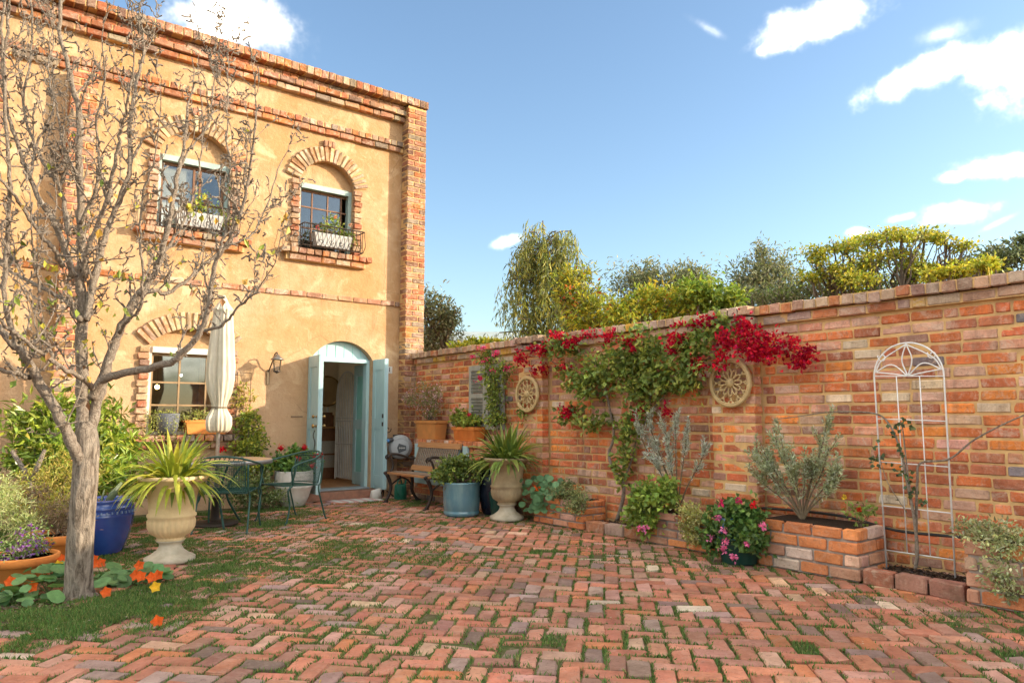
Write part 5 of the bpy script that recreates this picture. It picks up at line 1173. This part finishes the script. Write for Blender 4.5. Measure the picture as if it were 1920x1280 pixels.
# hose reel
hr = thing('hose_reel', (5.40, 9.66, 0), 'grey plastic wall hose reel beside the door and bench', 'hose reel'); hz = .74
def disc_y(prof, seg=36): t = MB().lathe(prof, seg); v = np.concatenate(t.v); return np.stack([v[:, 0], -v[:, 2], v[:, 1]], 1), t.f
GP = pmat('light grey plastic', (.36, .37, .38), (.32, .33, .34), 8, .4, .03); DP = pmat('dark grey plastic', (.07, .075, .085), None, 8, .45, .03)
RZ = rotz(R(-30))
def hb_(mb, V, F): mb.add(V @ RZ.T + A(0, 0, hz), F); return mb
V, F = disc_y([(0, -.10), (.13, -.10), (.165, -.07), (.18, -.02), (.18, .05), (.165, .09), (.13, .11), (.125, .115), (.05, .118), (0, .118)]); hb_(MB(), V, F).build('drum', GP, hr, True)
V, F = disc_y([(.118, .105), (.128, .122), (.138, .105)]); hb_(MB(), V, F).build('ring', GP, hr, True)
m = MB(); V = np.array([(-.02, -.122, .055), (.085, -.122, .02), (.085, -.122, -.045), (-.02, -.122, -.085), (-.045, -.122, -.01)]); V2 = V + A(0, .01, 0); hb_(m, np.concatenate([V, V2]), [(0, 1, 2, 3, 4)] + [(i, i + 5, (i + 1) % 5 + 5, (i + 1) % 5) for i in range(5)]); m.build('badge', DP, hr)
m = MB(); 
for k in range(8): m.box(A(-.012 + k * .0115, -.126, -.012) @ RZ.T + A(0, 0, hz), (.006, .004, .016 if k % 3 else .024), RZ)
m.build('lettering', M['white'], hr)
m = MB(); hb_(m, *disc_y([(0, -.16), (.05, -.16), (.05, -.10), (0, -.10)], 16)); m.box((0, .115, hz), (.10, .06, .36)); m.build('bracket', DP, hr)
m = MB(); m.tube([(-.15, -.02, hz + .11), (-.215, -.03, hz + .10)], [.035, .028], 10); m.build('hose_guide', DP, hr, True); MB().tube([(-.20, -.03, hz + .105), (-.245, -.035, hz + .09)], [.024, .028], 10).build('connector', pmat('blue plastic', (.06, .22, .5), None, 8, .35), hr, True)
MB().tube(bez([(-.24, -.035, hz + .09), (-.27, -.03, hz - .05), (-.25, -.02, hz - .22), (-.20, 0, .30), (-.22, .02, .1)], 20), .009, 6).build('hose', pmat('beige hose', (.42, .36, .26), None, 8, .5), hr, True)
sc_ = thing('iron_scroll_hook', (5.26, 9.90, 0), 'black wrought iron scroll stand beside the hose reel', 'hook'); m = MB(); m.tube([(0, 0, 0), (0, 0, .95)], .010, 6); m.tube([(-.12, -.1, 0), (0, 0, .12), (.12, -.1, 0)], .009, 6)
for (cx, cz, sg) in ((.05, 1.0, 1), (-.04, .90, -1), (.05, .84, 1)): m.tube([(cx + sg * (.012 + .011 * t) * math.cos(t * 1.4), 0, cz + (.012 + .011 * t) * math.sin(t * 1.4)) for t in np.linspace(0, 4.6, 18)], .007, 5)
m.build('scroll', M['iron'], sc_, True)
wc = thing('watering_can', (5.28, 9.42, 0), 'small green watering can under the hose reel', 'watering can', rz=R(40)); GPL = pmat('green plastic', (.015, .16, .10), None, 8, .4)
MB().lathe([(0, 0), (.09, 0), (.095, .01), (.085, .20), (.07, .215), (.06, .20)], 24).build('body', GPL, wc, True); MB().tube([(.08, 0, .05), (.16, 0, .14), (.22, 0, .26)], [.02, .014, .012], 8).build('spout', GPL, wc, True); MB().tube(bez([(-.085, 0, .05), (-.16, 0, .14), (-.10, 0, .27), (.0, 0, .28), (.06, 0, .21)], 18), .010, 6).build('handle', GPL, wc, True)
# glazed pots
gp = Vector((5.0, 7.42, 0)); lathe_pot('glazed_pot', gp, [(0, 0), (.19, 0), (.215, .02), (.22, .055), (.21, .062), (.218, .075), (.225, .2), (.228, .38), (.232, .395), (.222, .405), (.205, .40), (.205, .36)], M['duckglaze'], 'blue grey glazed cylinder pot holding a jade plant', .365, .205)
bush('jade_plant', gp + Vector((0, 0, .37)), 'rounded green jade plant in the blue grey pot', [((-.12, .05, .15), (.2, .2, .13)), ((.12, -.05, .15), (.2, .2, .13)), ((0, 0, .24), (.2, .18, .1)), ((.2, -.12, .2), (.14, .14, .1)), ((-.22, .12, .12), (.12, .12, .1))], 2600, .046, .034, [(.17, .24, .05), (.25, .30, .06), (.11, .17, .04)], mat='gloss', stems=16, stemr=.012, clumps=24, sub=.2)
lathe_pot('glazed_pot', Vector((5.42, 7.28, 0)), [(0, 0), (.15, 0), (.17, .02), (.235, .25), (.24, .40), (.22, .54), (.19, .60), (.205, .62), (.17, .63), (.165, .55)], M['navy'], 'tall dark navy glazed pot in the shade behind the jade plant', .56, .165)
lathe_pot('plastic_tub', Vector((5.30, 7.00, 0)), [(0, 0), (.12, 0), (.13, .01), (.16, .28), (.165, .29), (.15, .30), (.15, .24)], M['pinegreen'], 'dark green plastic tub between the pots and the stone urn', .24, .15)
# shuttered panel on the wall
ya, yb_ = xpt(946, 720, 5.69).y, xpt(882, 720, 5.69).y
shp = thing('louvre_shutter', (5.68, (ya + yb_) / 2, 1.02), 'grey louvred shutter hung on the brick wall behind the geranium box', 'shutter'); w = yb_ - ya; GS = pmat('grey green shutter paint', (.36, .37, .33), (.27, .28, .25), 8, .7, .2, stretch=(1, 1, .3))
for s in (-1, 1):
    c = s * w / 4; m = MB()
    for q in (-1, 1): m.box((0, c + q * (w / 4 - .03), .43), (.035, .055, .86))
    for z in (.03, .45, .83): m.box((0, c, z), (.03, w / 2 - .115, .06))
    m.build('stile', GS, shp)
    for z in np.concatenate([np.arange(.09, .41, .045), np.arange(.51, .79, .045)]): MB().box((0, c, float(z)), (.008, w / 2 - .116, .05), np.array(Euler((0, R(-38), 0)).to_matrix())).build('louvre', GS, shp)
# ------------------------------------------------------------------ climbers on the wall
def xblob(px, py, X, ry, rz, rx=.12): p = xpt(px, py, X); return ((p.x, p.y, p.z), (rx, ry, rz))
def climber(name, label, stems_px, X, greens, reds, ng, nr, L, Wd, gcols, rcols, base_px, bl=.03, cat='vine'):
    bp_ = xpt(*base_px, X); b = Vector((bp_.x, bp_.y, 0)); o = thing(name, b, label, cat); lc = lambda t: ((t[0][0] - b.x, t[0][1] - b.y, t[0][2] - b.z), t[1])
    m = MB()
    for pts, r0, r1 in stems_px:
        P = bez([tuple(A(*xpt(x, y, X + rng.uniform(-.02, .03))) - A(*b)) for x, y in pts], 6 * len(pts)); m.tube(P, np.linspace(r0, r1, len(P)), 7)
    m.build('stem', M['limb'], o, True)
    if greens: f = MB(); foliage(f, [lc(xblob(x, y, X - dx, rx / 155, ry / 155)) for x, y, rx, ry, dx in greens], ng, L, Wd, gcols, .3, 16, shell=.35); f.build('foliage', M['leaf'], o)
    at_ = sum((r[2] * r[3]) ** .8 for r in reds) if reds else 1
    for x, y, rx, ry, dx in reds:
        f = MB(); foliage(f, [lc(xblob(x, y, X - dx, rx / 165, ry / 165, .09))], max(14, int(nr * (rx * ry) ** .8 / at_)), bl, bl * .85, rcols, .2, 9 if rx > 9 else 3, shell=.4 if rx > 9 else .1, up=.1); f.build('bract_cluster', M['petal'], o, kind='stuff')
    return o
BG2 = [(.18, .26, .06), (.26, .33, .075), (.13, .19, .045), (.36, .41, .09)]; BR = [(.44, .006, .035), (.52, .010, .03), (.36, .004, .05), (.62, .02, .05)]
climber('bougainvillea', 'large crimson bougainvillea sprawling along the top of the brick wall',
        [([(1157, 975), (1168, 935), (1168, 905), (1150, 880), (1142, 850), (1150, 825), (1150, 800), (1146, 780), (1138, 740), (1130, 700)], .022, .010), ([(1152, 805), (1200, 790), (1230, 760), (1262, 720), (1290, 680)], .010, .005), ([(1168, 905), (1185, 860), (1195, 820), (1215, 780), (1220, 740)], .010, .005), ([(1140, 745), (1090, 720), (1040, 680), (990, 665)], .010, .004), ([(1220, 740), (1300, 690), (1370, 650), (1450, 640), (1530, 680)], .010, .003), ([(1146, 790), (1110, 785), (1060, 775)], .007, .003)], 5.62,
        [(1095, 690, 55, 38, .1), (1155, 670, 55, 38, .14), (1210, 655, 50, 34, .14), (1290, 655, 48, 42, .16), (1050, 655, 36, 24, .1), (1110, 725, 36, 28, .05), (1195, 750, 34, 28, .05), (1210, 720, 30, 24, .05), (1185, 800, 18, 40, .02), (1110, 792, 34, 14, .05), (1065, 780, 22, 14, .05), (1250, 690, 46, 28, .1), (1270, 715, 34, 20, .06), (1170, 860, 14, 36, .02), (1155, 700, 50, 26, .1), (1370, 625, 30, 22, .05), (1335, 612, 30, 16, .08)],
        [(980, 668, 20, 14, .14), (1015, 655, 28, 18, .16), (1040, 632, 24, 16, .16), (1072, 640, 20, 16, .14), (1008, 692, 18, 13, .1), (1052, 690, 14, 10, .14), (1262, 640, 22, 26, .25), (1150, 632, 22, 12, .2), (1182, 640, 18, 12, .2), (1330, 605, 20, 12, .12), (1352, 650, 20, 30, .2), (1385, 630, 34, 26, .2), (1420, 640, 34, 26, .18), (1405, 660, 24, 14, .16), (1440, 655, 30, 20, .14), (1470, 645, 20, 14, .1), (1515, 675, 26, 17, .06), (1495, 685, 14, 9, .06), (1058, 772, 20, 15, .12), (1250, 766, 10, 10, .06), (1310, 682, 16, 16, .18), (1195, 775, 10, 10, .06), (1100, 625, 16, 8, .1), (1290, 610, 18, 10, .14)],
        3900, 2900, .062, .05, BG2, BR, (1157, 970), .040)
climber('climbing_rose', 'narrow climber with bright pink flowers trained over the grey shutter', [([(930, 860), (932, 800), (925, 760), (920, 720), (912, 690), (905, 665)], .010, .004), ([(925, 770), (945, 730), (950, 690)], .006, .003)], 5.60,
        [(920, 700, 22, 26, .02), (930, 740, 24, 24, .02), (925, 775, 22, 18, .02), (945, 700, 14, 22, .02), (908, 670, 16, 14, .02), (935, 790, 18, 12, .02), (985, 770, 7, 14, .0)],
        [(896, 712, 7, 7, .08), (928, 662, 7, 7, .08), (905, 652, 6, 6, .08), (948, 690, 7, 6, .08), (886, 670, 6, 6, .06), (912, 674, 6, 5, .06), (925, 698, 5, 5, .06)], 1300, 210, .05, .034, BG2, [(.72, .04, .18), (.78, .10, .26)], (930, 862), .03)
# ------------------------------------------------------------------ openwork wheels on the piers
def wheel(loc, label, rad, mat):
    o = thing('openwork_wheel', loc, label, 'wall ornament', 'openwork wheels on the wall'); c2 = lambda r, a, x=0: (x, r * math.cos(a), r * math.sin(a))
    ring = lambda r, t, n=56, x=0: MB().tube([c2(r, a, x) for a in np.linspace(0, 2 * math.pi, n, endpoint=False)], t, 8, closed=True)
    ring(rad, .020).build('rim', mat, o, True); ring(rad * .93, .008, x=-.012).build('inner_rim', mat, o, True)
    m = MB().lathe([(0, 0), (.045, 0), (.045, .012), (.03, .025), (.012, .03), (0, .03)], 24); v = np.concatenate(m.v); MB().add(np.stack([-v[:, 2], v[:, 0], v[:, 1]], 1), m.f).build('hub', mat, o, True)
    NPT = 12
    for k in range(NPT):
        a0 = 2 * math.pi * k / NPT; P = []
        for t in np.linspace(0, 1, 18): rr = .04 + (rad * .60 - .04) * math.sin(t * math.pi) ** .8; a = a0 + .24 * math.cos(t * math.pi); P.append(c2(rr, a, -.004))
        MB().tube(P, .0075, 6).build('petal', mat, o, True)
        P = []
        for t in np.linspace(0, 1, 16): rr = rad * (.50 + .42 * math.sin(t * math.pi) ** .7); a = a0 + .27 * math.cos(t * math.pi) + math.pi / NPT; P.append(c2(rr, a, .002))
        MB().tube(P, .0066, 6).build('scallop', mat, o, True)
        MB().tube([(-.002, rad * .84 * math.cos(a0) + (.008 + .006 * t) * math.cos(2.2 * t), rad * .84 * math.sin(a0) + (.008 + .006 * t) * math.sin(2.2 * t)) for t in np.linspace(0, 3, 12)], .0045, 5).build('curl', mat, o, True)
    return o
WH = pmat('aged gilt cream', (.60, .45, .23), (.44, .31, .14), 14, .55, .3)
wheel((5.575, 3.95, 1.49), 'cream openwork wheel ornament below the crimson bougainvillea on the near pier', .205, WH); wheel((5.575, 6.86, 1.46), 'cream openwork wheel ornament on the far pier beside the shutter', .205, WH)
# ------------------------------------------------------------------ brick planters, edging and their plants
XF = 5.30
def yx(px, py, X=XF): return xpt(px, py, X).y
M['edgeb'] = M['mortar_grey']
def planter(label, pa, pb, py, h, nc, x0, seedn):
    ya, yb2 = yx(pb, py, x0), yx(pa, py, x0); o = thing('brick_planter', (0, 0, 0), label, 'planter', 'brick planters along the wall'); o.location = (0, 0, 0)
    brick_box(o, x0, 5.69, ya, yb2, 0, nc, h / nc, PALP, M['plant_o'], M['brick_a'], M['mortar_grey'], seedn, limit=120, gap=.016)
    MB().box(((x0 + 5.69) / 2, (ya + yb2) / 2, h - .018), (5.69 - x0 - .10, yb2 - ya - .10, .03)).build('soil', M['soil'], o)
    return ya, yb2
A0, A1 = planter('far brick planter with round nasturtium leaves beside the stone urn', 1000, 1092, 980, .30, 4, 5.34, 31)
B0, B1 = planter('low brick planter with light green foliage and silver shrub left of the pink geranium', 1206, 1330, 1022, .30, 4, 5.32, 32)
C0, C1 = planter('largest brick planter holding a grey leaved shrub below the near pier', 1422, 1611, 1075, .375, 4, 5.24, 33)
D0, D1 = planter('brick planter with trailing pale foliage at the right edge', 1814, 2010, 1140, .40, 4, 5.22, 34)
def edging(label, ya, yb2, x0, n, cols, seedn):
    o = thing('brick_edging', (0, 0, 0), label, 'edging', 'brick edged beds'); r = random.Random(seedn); L = (yb2 - ya) / n
    MB().box(((x0 + .02 + 5.69) / 2, (ya + yb2) / 2, .03), (5.69 - x0 - .02, yb2 - ya - .04, .085)).build('soil', M['soil'], o); B = Bricks()
    for k in range(n): B.add((x0 + .05, ya + (k + .5) * L, .052), (.10, .216, .11), np.array(Euler((r.gauss(0, .02), r.gauss(0, .03), r.gauss(0, .02))).to_matrix()), cols[k % len(cols)], (1, (L - .012) / .216, 1))
    B.emit(o, 20, M['brick_o'], M['brick_a'], cull=False); m = MB(); n2 = 420
    P = np.stack([rng.uniform(x0 + .1, 5.68, n2), rng.uniform(ya + .05, yb2 - .05, n2), rng.uniform(.07, .09, n2)], 1); m.leaves(P, rng.normal(0, 1, (n2, 3)) * A(1, 1, .3), rng.normal(0, .4, (n2, 3)) + A(0, 0, 1), rng.uniform(.02, .05, n2), rng.uniform(.01, .02, n2), jit([(.08, .055, .04), (.15, .10, .07), (.05, .035, .03)], n2), .3); m.build('mulch', M['leaf'], o, kind='stuff')
edging('edging bricks round the foot of the bougainvillea', B1 + .02, A0 - .02, 5.36, 3, [(.52, .16, .05), (.52, .36, .30), (.50, .20, .10)], 1)
edging('dusty red edging bricks round the bed at the white trellis', D1 + .02, C0 - .02, 5.24, 3, [(.40, .17, .13), (.42, .20, .15), (.46, .15, .09)], 2)
PZ = .30
# planter plants
nasturtium_b = Vector((5.48, (A0 + A1) / 2 + .15, PZ - .02))
o = thing('nasturtium', nasturtium_b, 'nasturtium with blue green round leaves in the far brick planter', 'plant'); m = MB(); P = []; N = []; r = []; C = []
for k in range(120):
    p = A(rng.normal(-.05, .1), rng.normal(.1, .16), abs(rng.normal(.07, .09))); 
    if k % 4 == 0: p = A(rng.uniform(-.22, -.16), rng.normal(.1, .18), rng.uniform(-.15, .05))
    P.append(p); N.append(A(rng.normal(-.7, .4), rng.normal(-.4, .4), .8)); r.append(rng.uniform(.025, .05)); C.append(A(.12, .24, .11) * rng.uniform(.7, 1.4))
m.discs(P, N, r, C, 9, .06); m.build('leaf', M['leaf'], o, kind='stuff'); flower_heads(o, [(-.2, .12, .10, OR, .03)], 10, .03)
b = Vector((5.42, A0 + .22, PZ - .02)); bush('trailing_sedum', b, 'grey green trailing plant spilling over the far brick planter', [((-.05, .05, .08), (.14, .2, .09)), ((-.12, -.12, .03), (.1, .14, .1)), ((-.1, -.2, -.04), (.06, .08, .1))], 1800, .03, .018, [(.24, .28, .12), (.34, .36, .17), (.17, .22, .09)], stems=5)
SILV = [(.48, .52, .46), (.58, .62, .58), (.36, .40, .33)]
def silver(name, loc, label, shoots, cols, n=56, L=.038, W=.010):
    """shrub of upright shoots; shoots: (dy, dx, height, spread)"""
    o = thing(name, loc, label, 'shrub'); s = MB(); f = MB()
    for (dy, dx, hh, w, l0) in shoots:
        P = bez([(0, 0, 0), (dx * .3, dy * .3, hh * .35), (dx * .75, dy * .8, hh * .75), (dx, dy, hh)], 16); s.tube(P, np.linspace(.009, .003, len(P)), 5)
        i0 = int(l0 * len(P)); 
        T = np.linspace(l0, 1, 70); k1 = (T * (len(P) - 1)).astype(int); Q = P[k1] + rng.normal(0, .010, (70, 3)); dm = nrm(P[-1] - P[len(P) // 2]); f.leaves(Q, dm * .8 + rng.normal(0, .75, Q.shape), rng.normal(0, 1, Q.shape), L * 1.15 * rng.uniform(.7, 1.2, 70), W, jit(cols, 70, .12), .15)
        for q in range(5):
            k0 = rng.integers(i0, len(P) - 1); d = nrm(P[min(k0 + 2, len(P) - 1)] - P[k0 - 1]) + rng.normal(0, .45, 3); d[2] = abs(d[2]) + .25; d = nrm(d); ln = rng.uniform(.08, .20) * w; T = np.linspace(0, 1, n)[:, None]; Q = P[k0] + d * ln * T + rng.normal(0, .008, (n, 3)); s.tube([tuple(P[k0]), tuple(P[k0] + d * ln)], .002, 4); D = d * .9 + rng.normal(0, .7, Q.shape); f.leaves(Q, D, rng.normal(0, 1, Q.shape), L * rng.uniform(.7, 1.2, len(Q)), W, jit(cols, len(Q), .12), .15)
    s.build('stem', M['stem'], o); f.build('foliage', M['leaf'], o); return o
def toy(px, py, X, b): p = xpt(px, py, X); return p.y - b.y, p.z - b.z
b = Vector((5.50, yx(1270, 940, 5.5), PZ - .02)); silver('silver_shrub', b, 'silver leaved shrub with thin bare stems in the low brick planter', [(*((lambda t: (t[0], rng.uniform(-.1, .08), t[1]))(toy(x, y, 5.5, b))), 1.0, .5) for x, y in [(1200, 800), (1225, 830), (1250, 790), (1270, 775), (1285, 800), (1320, 830), (1235, 860), (1262, 850), (1215, 775)]], SILV)
b = Vector((5.46, yx(1505, 985, 5.46), .36)); silver('grey_shrub', b, 'grey green leaved shrub with three stems in the largest brick planter', [(*((lambda t: (t[0], rng.uniform(-.12, .1), t[1]))(toy(x, y, 5.46, b))), 1.15, .38) for x, y in [(1410, 850), (1435, 830), (1420, 890), (1455, 800), (1480, 830), (1500, 870), (1545, 790), (1530, 830), (1560, 850), (1585, 870), (1575, 900), (1450, 870), (1520, 860)]], [(.40, .45, .28), (.50, .55, .42), (.30, .35, .20)], 64, .040, .012)
b = Vector((5.38, B1 - .18, PZ - .02)); bush('pelargonium', b, 'lush light green pelargonium over the left end of the low brick planter', [((-.1, .05, .12), (.14, .18, .12)), ((-.14, .1, -.05), (.1, .16, .12)), ((-.02, -.05, .22), (.12, .16, .1)), ((-.05, .18, .02), (.14, .12, .14))], 1300, .055, .05, [(.24, .34, .06), (.32, .40, .08), (.17, .26, .05)], clumps=22); flower_heads(bpy.data.objects['pelargonium'], [(-.24, .0, -.12, PNK, .04), (-.24, .06, -.13, PNK, .035)], 16, .026)
b = Vector((5.40, B0 + .14, PZ - .02)); bush('trailing_sedum', b, 'yellow variegated trailing plant over the right end of the low brick planter', [((-.06, 0, .06), (.12, .16, .07)), ((-.13, .02, -.06), (.06, .12, .12)), ((-.14, -.02, -.18), (.04, .08, .06))], 1500, .03, .02, [(.44, .42, .14), (.52, .50, .25), (.32, .34, .10)], stems=4)
gpot = Vector((5.20, yx(1386, 1045, 5.2), 0)); lathe_pot('plastic_pot', gpot, [(0, 0), (.13, 0), (.14, .01), (.185, .20), (.19, .21), (.175, .22), (.17, .17)], M['pinegreen'], 'dark green pot under the pink ivy geranium', .18, .17)
gg = bush('ivy_geranium', gpot + Vector((0, 0, .19)), 'mound of dark green ivy geranium with pink flowers between the brick planters', [((-.02, 0, .14), (.2, .22, .14)), ((-.14, -.06, .0), (.1, .18, .12)), ((-.12, .12, 0), (.1, .12, .14)), ((0, .02, .24), (.16, .2, .08)), ((-.05, -.18, .06), (.12, .1, .14))], 2100, .048, .046, [(.10, .19, .045), (.15, .25, .06), (.07, .14, .035)], clumps=26, sub=.22)
flower_heads(gg, [(*(A(*xpt(x, y, X)) - A(*(gpot + Vector((0, 0, .19))))), c, rr) for x, y, X, c, rr in [(1345, 972, 5.02, PNK, .032), (1358, 995, 4.98, PNK, .035), (1333, 1008, 5.0, PNK, .035), (1360, 1015, 4.98, PNK, .035), (1355, 1030, 4.98, PNK, .035), (1373, 1045, 4.98, PNK, .042), (1400, 1020, 5.0, PNK, .025), (1353, 943, 5.1, MAG, .032), (1384, 941, 5.12, MAG, .03), (1412, 946, 5.1, RED, .03), (1430, 985, 5.05, PNK, .03)]], 18, .024)
lathe_pot('small_blue_pot', Vector((gpot.x - .12, gpot.y + .02, .19)), [(0, 0), (.035, 0), (.05, .05), (.055, .12), (.05, .17), (.042, .175), (.04, .15)], pmat('dusty blue glaze', (.08, .17, .30), None, 8, .3), 'small dusty blue glazed pot peeping out of the ivy geranium', .15, .04)
b = Vector((5.36, D1 - .2, .39)); bush('trailing_sedum', b, 'pale variegated trailing plant hanging over the right hand planter', [((-.08, 0, .05), (.14, .2, .08)), ((-.16, .0, -.08), (.06, .14, .12)), ((-.17, -.02, -.24), (.05, .09, .08)), ((-.1, -.25, 0), (.12, .16, .12)), ((-.05, .18, .05), (.1, .1, .06))], 2200, .032, .018, [(.40, .43, .22), (.50, .52, .32), (.30, .34, .15)], stems=6)
b = Vector((5.42, C0 + .10, .36)); bush('small_rose', b, 'small rose with one orange red bloom at the corner of the largest planter', [((0, -.02, .10), (.08, .1, .07)), ((-.02, -.1, .13), (.06, .06, .05))], 110, .04, .028, [(.15, .23, .05), (.22, .27, .06)], stems=7, stemr=.004); flower_heads(bpy.data.objects['small_rose'], [(-.06, -.06, .15, (.75, .05, .02), .022), (-.02, .07, .22, (.7, .5, .05), .014)], 12, .02)
# ------------------------------------------------------------------ white trellis, rose canes, irrigation pipe
TX = 5.55
trl = thing('garden_trellis', (TX, 2.46, 0), 'white metal arched trellis leaning on the brick wall', 'trellis'); bY = 2.46
def tq(px, py): p = xpt(px, py, TX); return A(0, p.y - bY, p.z)
WM = pmat('white painted wire', (.80, .80, .80), (.68, .67, .65), 30, .45, .1)
Lg0, Lg1, Rg0, Rg1 = tq(1639, 705), tq(1662, 1052), tq(1770, 705), tq(1792, 1092)
Lg1[2] = Rg1[2] = .03
lb = lambda t: Lg0 + (Lg1 - Lg0) * t; rbx = lambda t: Rg0 + (Rg1 - Rg0) * t
arch = [tuple((Lg0 + Rg0) / 2 + A(0, (Lg0[1] - Rg0[1]) / 2 * math.cos(a), .245 * math.sin(a))) for a in np.linspace(0, math.pi, 28)]
MB().tube([tuple(Lg1)] + arch + [tuple(Rg1)], .0062, 7).build('outer_frame', WM, trl, True)
for t in (.0, .22, .44, .66, .88): MB().tube([tuple(lb(t)), tuple(rbx(t))], .0042, 6).build('crossbar', WM, trl, True)
for u in (1 / 3, 2 / 3): MB().tube([tuple(lb(0) + (rbx(0) - lb(0)) * u), tuple(lb(.88) + (rbx(.88) - lb(.88)) * u)], .0042, 6).build('upright', WM, trl, True)
m = MB(); mid = (Lg0 + Rg0) / 2; hw = (Lg0[1] - Rg0[1]) / 2
for s in (-1, 1):
    m.tube(bez([tuple(mid), tuple(mid + A(0, s * .035, .12)), tuple(mid + A(0, 0, .24))], 14), .005, 6)
    m.tube(bez([tuple(mid), tuple(mid + A(0, s * hw * .4, .02)), tuple(mid + A(0, s * hw * .95, .04))], 14), .005, 6); m.tube(bez([tuple(mid), tuple(mid + A(0, s * hw * .45, .09)), tuple(mid + A(0, s * hw * .95, .04))], 14), .005, 6)
    m.tube(bez([tuple(mid + A(0, s * hw * .95, .04)), tuple(mid + A(0, s * hw * .72, .13)), tuple(mid + A(0, 0, .235))], 14), .005, 6)
    m.tube([tuple(mid + A(0, s * (hw * .72) + (.008 + .006 * t) * math.cos(t * 1.5), .15 + (.008 + .006 * t) * math.sin(t * 1.5))) for t in np.linspace(0, 4.5, 16)], .0045, 5)
m.build('scrollwork', WM, trl, True)
climber('rose_cane', 'nearly leafless climbing rose with thin canes on the white trellis', [([(1716, 1066), (1720, 1030), (1712, 960), (1700, 900), (1690, 850), (1670, 800), (1640, 775), (1560, 772), (1500, 780), (1450, 786)], .013, .003), ([(1718, 1040), (1718, 960), (1720, 900), (1726, 868), (1780, 860), (1830, 822), (1920, 778), (1990, 760)], .011, .004), ([(1712, 960), (1700, 870), (1692, 800), (1688, 790)], .006, .003), ([(1700, 960), (1665, 905), (1650, 860)], .004, .002)], 5.53, [], [], 0, 0, .04, .03, BG2, BR, (1716, 1062))
o = bpy.data.objects['rose_cane']; f = MB()
for x, y, rr in [(1685, 803, 16), (1652, 855, 16), (1700, 895, 12), (1712, 925, 12), (1690, 845, 6), (1700, 800, 8), (1640, 862, 8), (1690, 885, 8), (1728, 940, 6)]:
    p = A(*xpt(x, y, 5.50)) - A(*o.location); n = max(4, int(rr * .9)); f.leaves(p + rng.normal(0, rr / 420, (n, 3)), rng.normal(0, 1, (n, 3)), A(-1, -.3, .4) + rng.normal(0, .4, (n, 3)), .04, .032, jit([(.06, .10, .05), (.09, .13, .05)], n), .15)
f.build('leaf', M['leaf'], o, kind='stuff')
pp = thing('irrigation_pipe', (5.66, 1.0, 0), 'black irrigation pipe running along the foot of the brick wall', 'pipe')
pts = [(5.665, 4.3, .36), (5.66, 3.6, .40), (5.66, 3.0, .40), (5.66, 2.6, .34), (5.66, 2.2, .345), (5.66, 1.8, .36), (5.66, 1.0, .36)]
MB().tube(bez([(x - 5.66, y - 1.0, z) for x, y, z in pts], 40), .011, 7).build('pipe', pmat('black polythene', (.02, .02, .02), None, 8, .45), pp, True)
# ------------------------------------------------------------------ put every root Empty at the foot of its thing
bpy.context.view_layer.update()
for o in [q for q in COL.objects if q.type == 'EMPTY' and q.parent is None and q.location.length < 1e-6]:
    pts = []
    for c in o.children_recursive:
        if c.type == 'MESH':
            m = c.matrix_world; pts += [m @ Vector(b) for b in c.bound_box]
    if not pts: continue
    P = np.array([p[:] for p in pts]); base = Vector(((P[:, 0].min() + P[:, 0].max()) / 2, (P[:, 1].min() + P[:, 1].max()) / 2, P[:, 2].min()))
    o.location = base
    for c in o.children: c.location = c.location - base
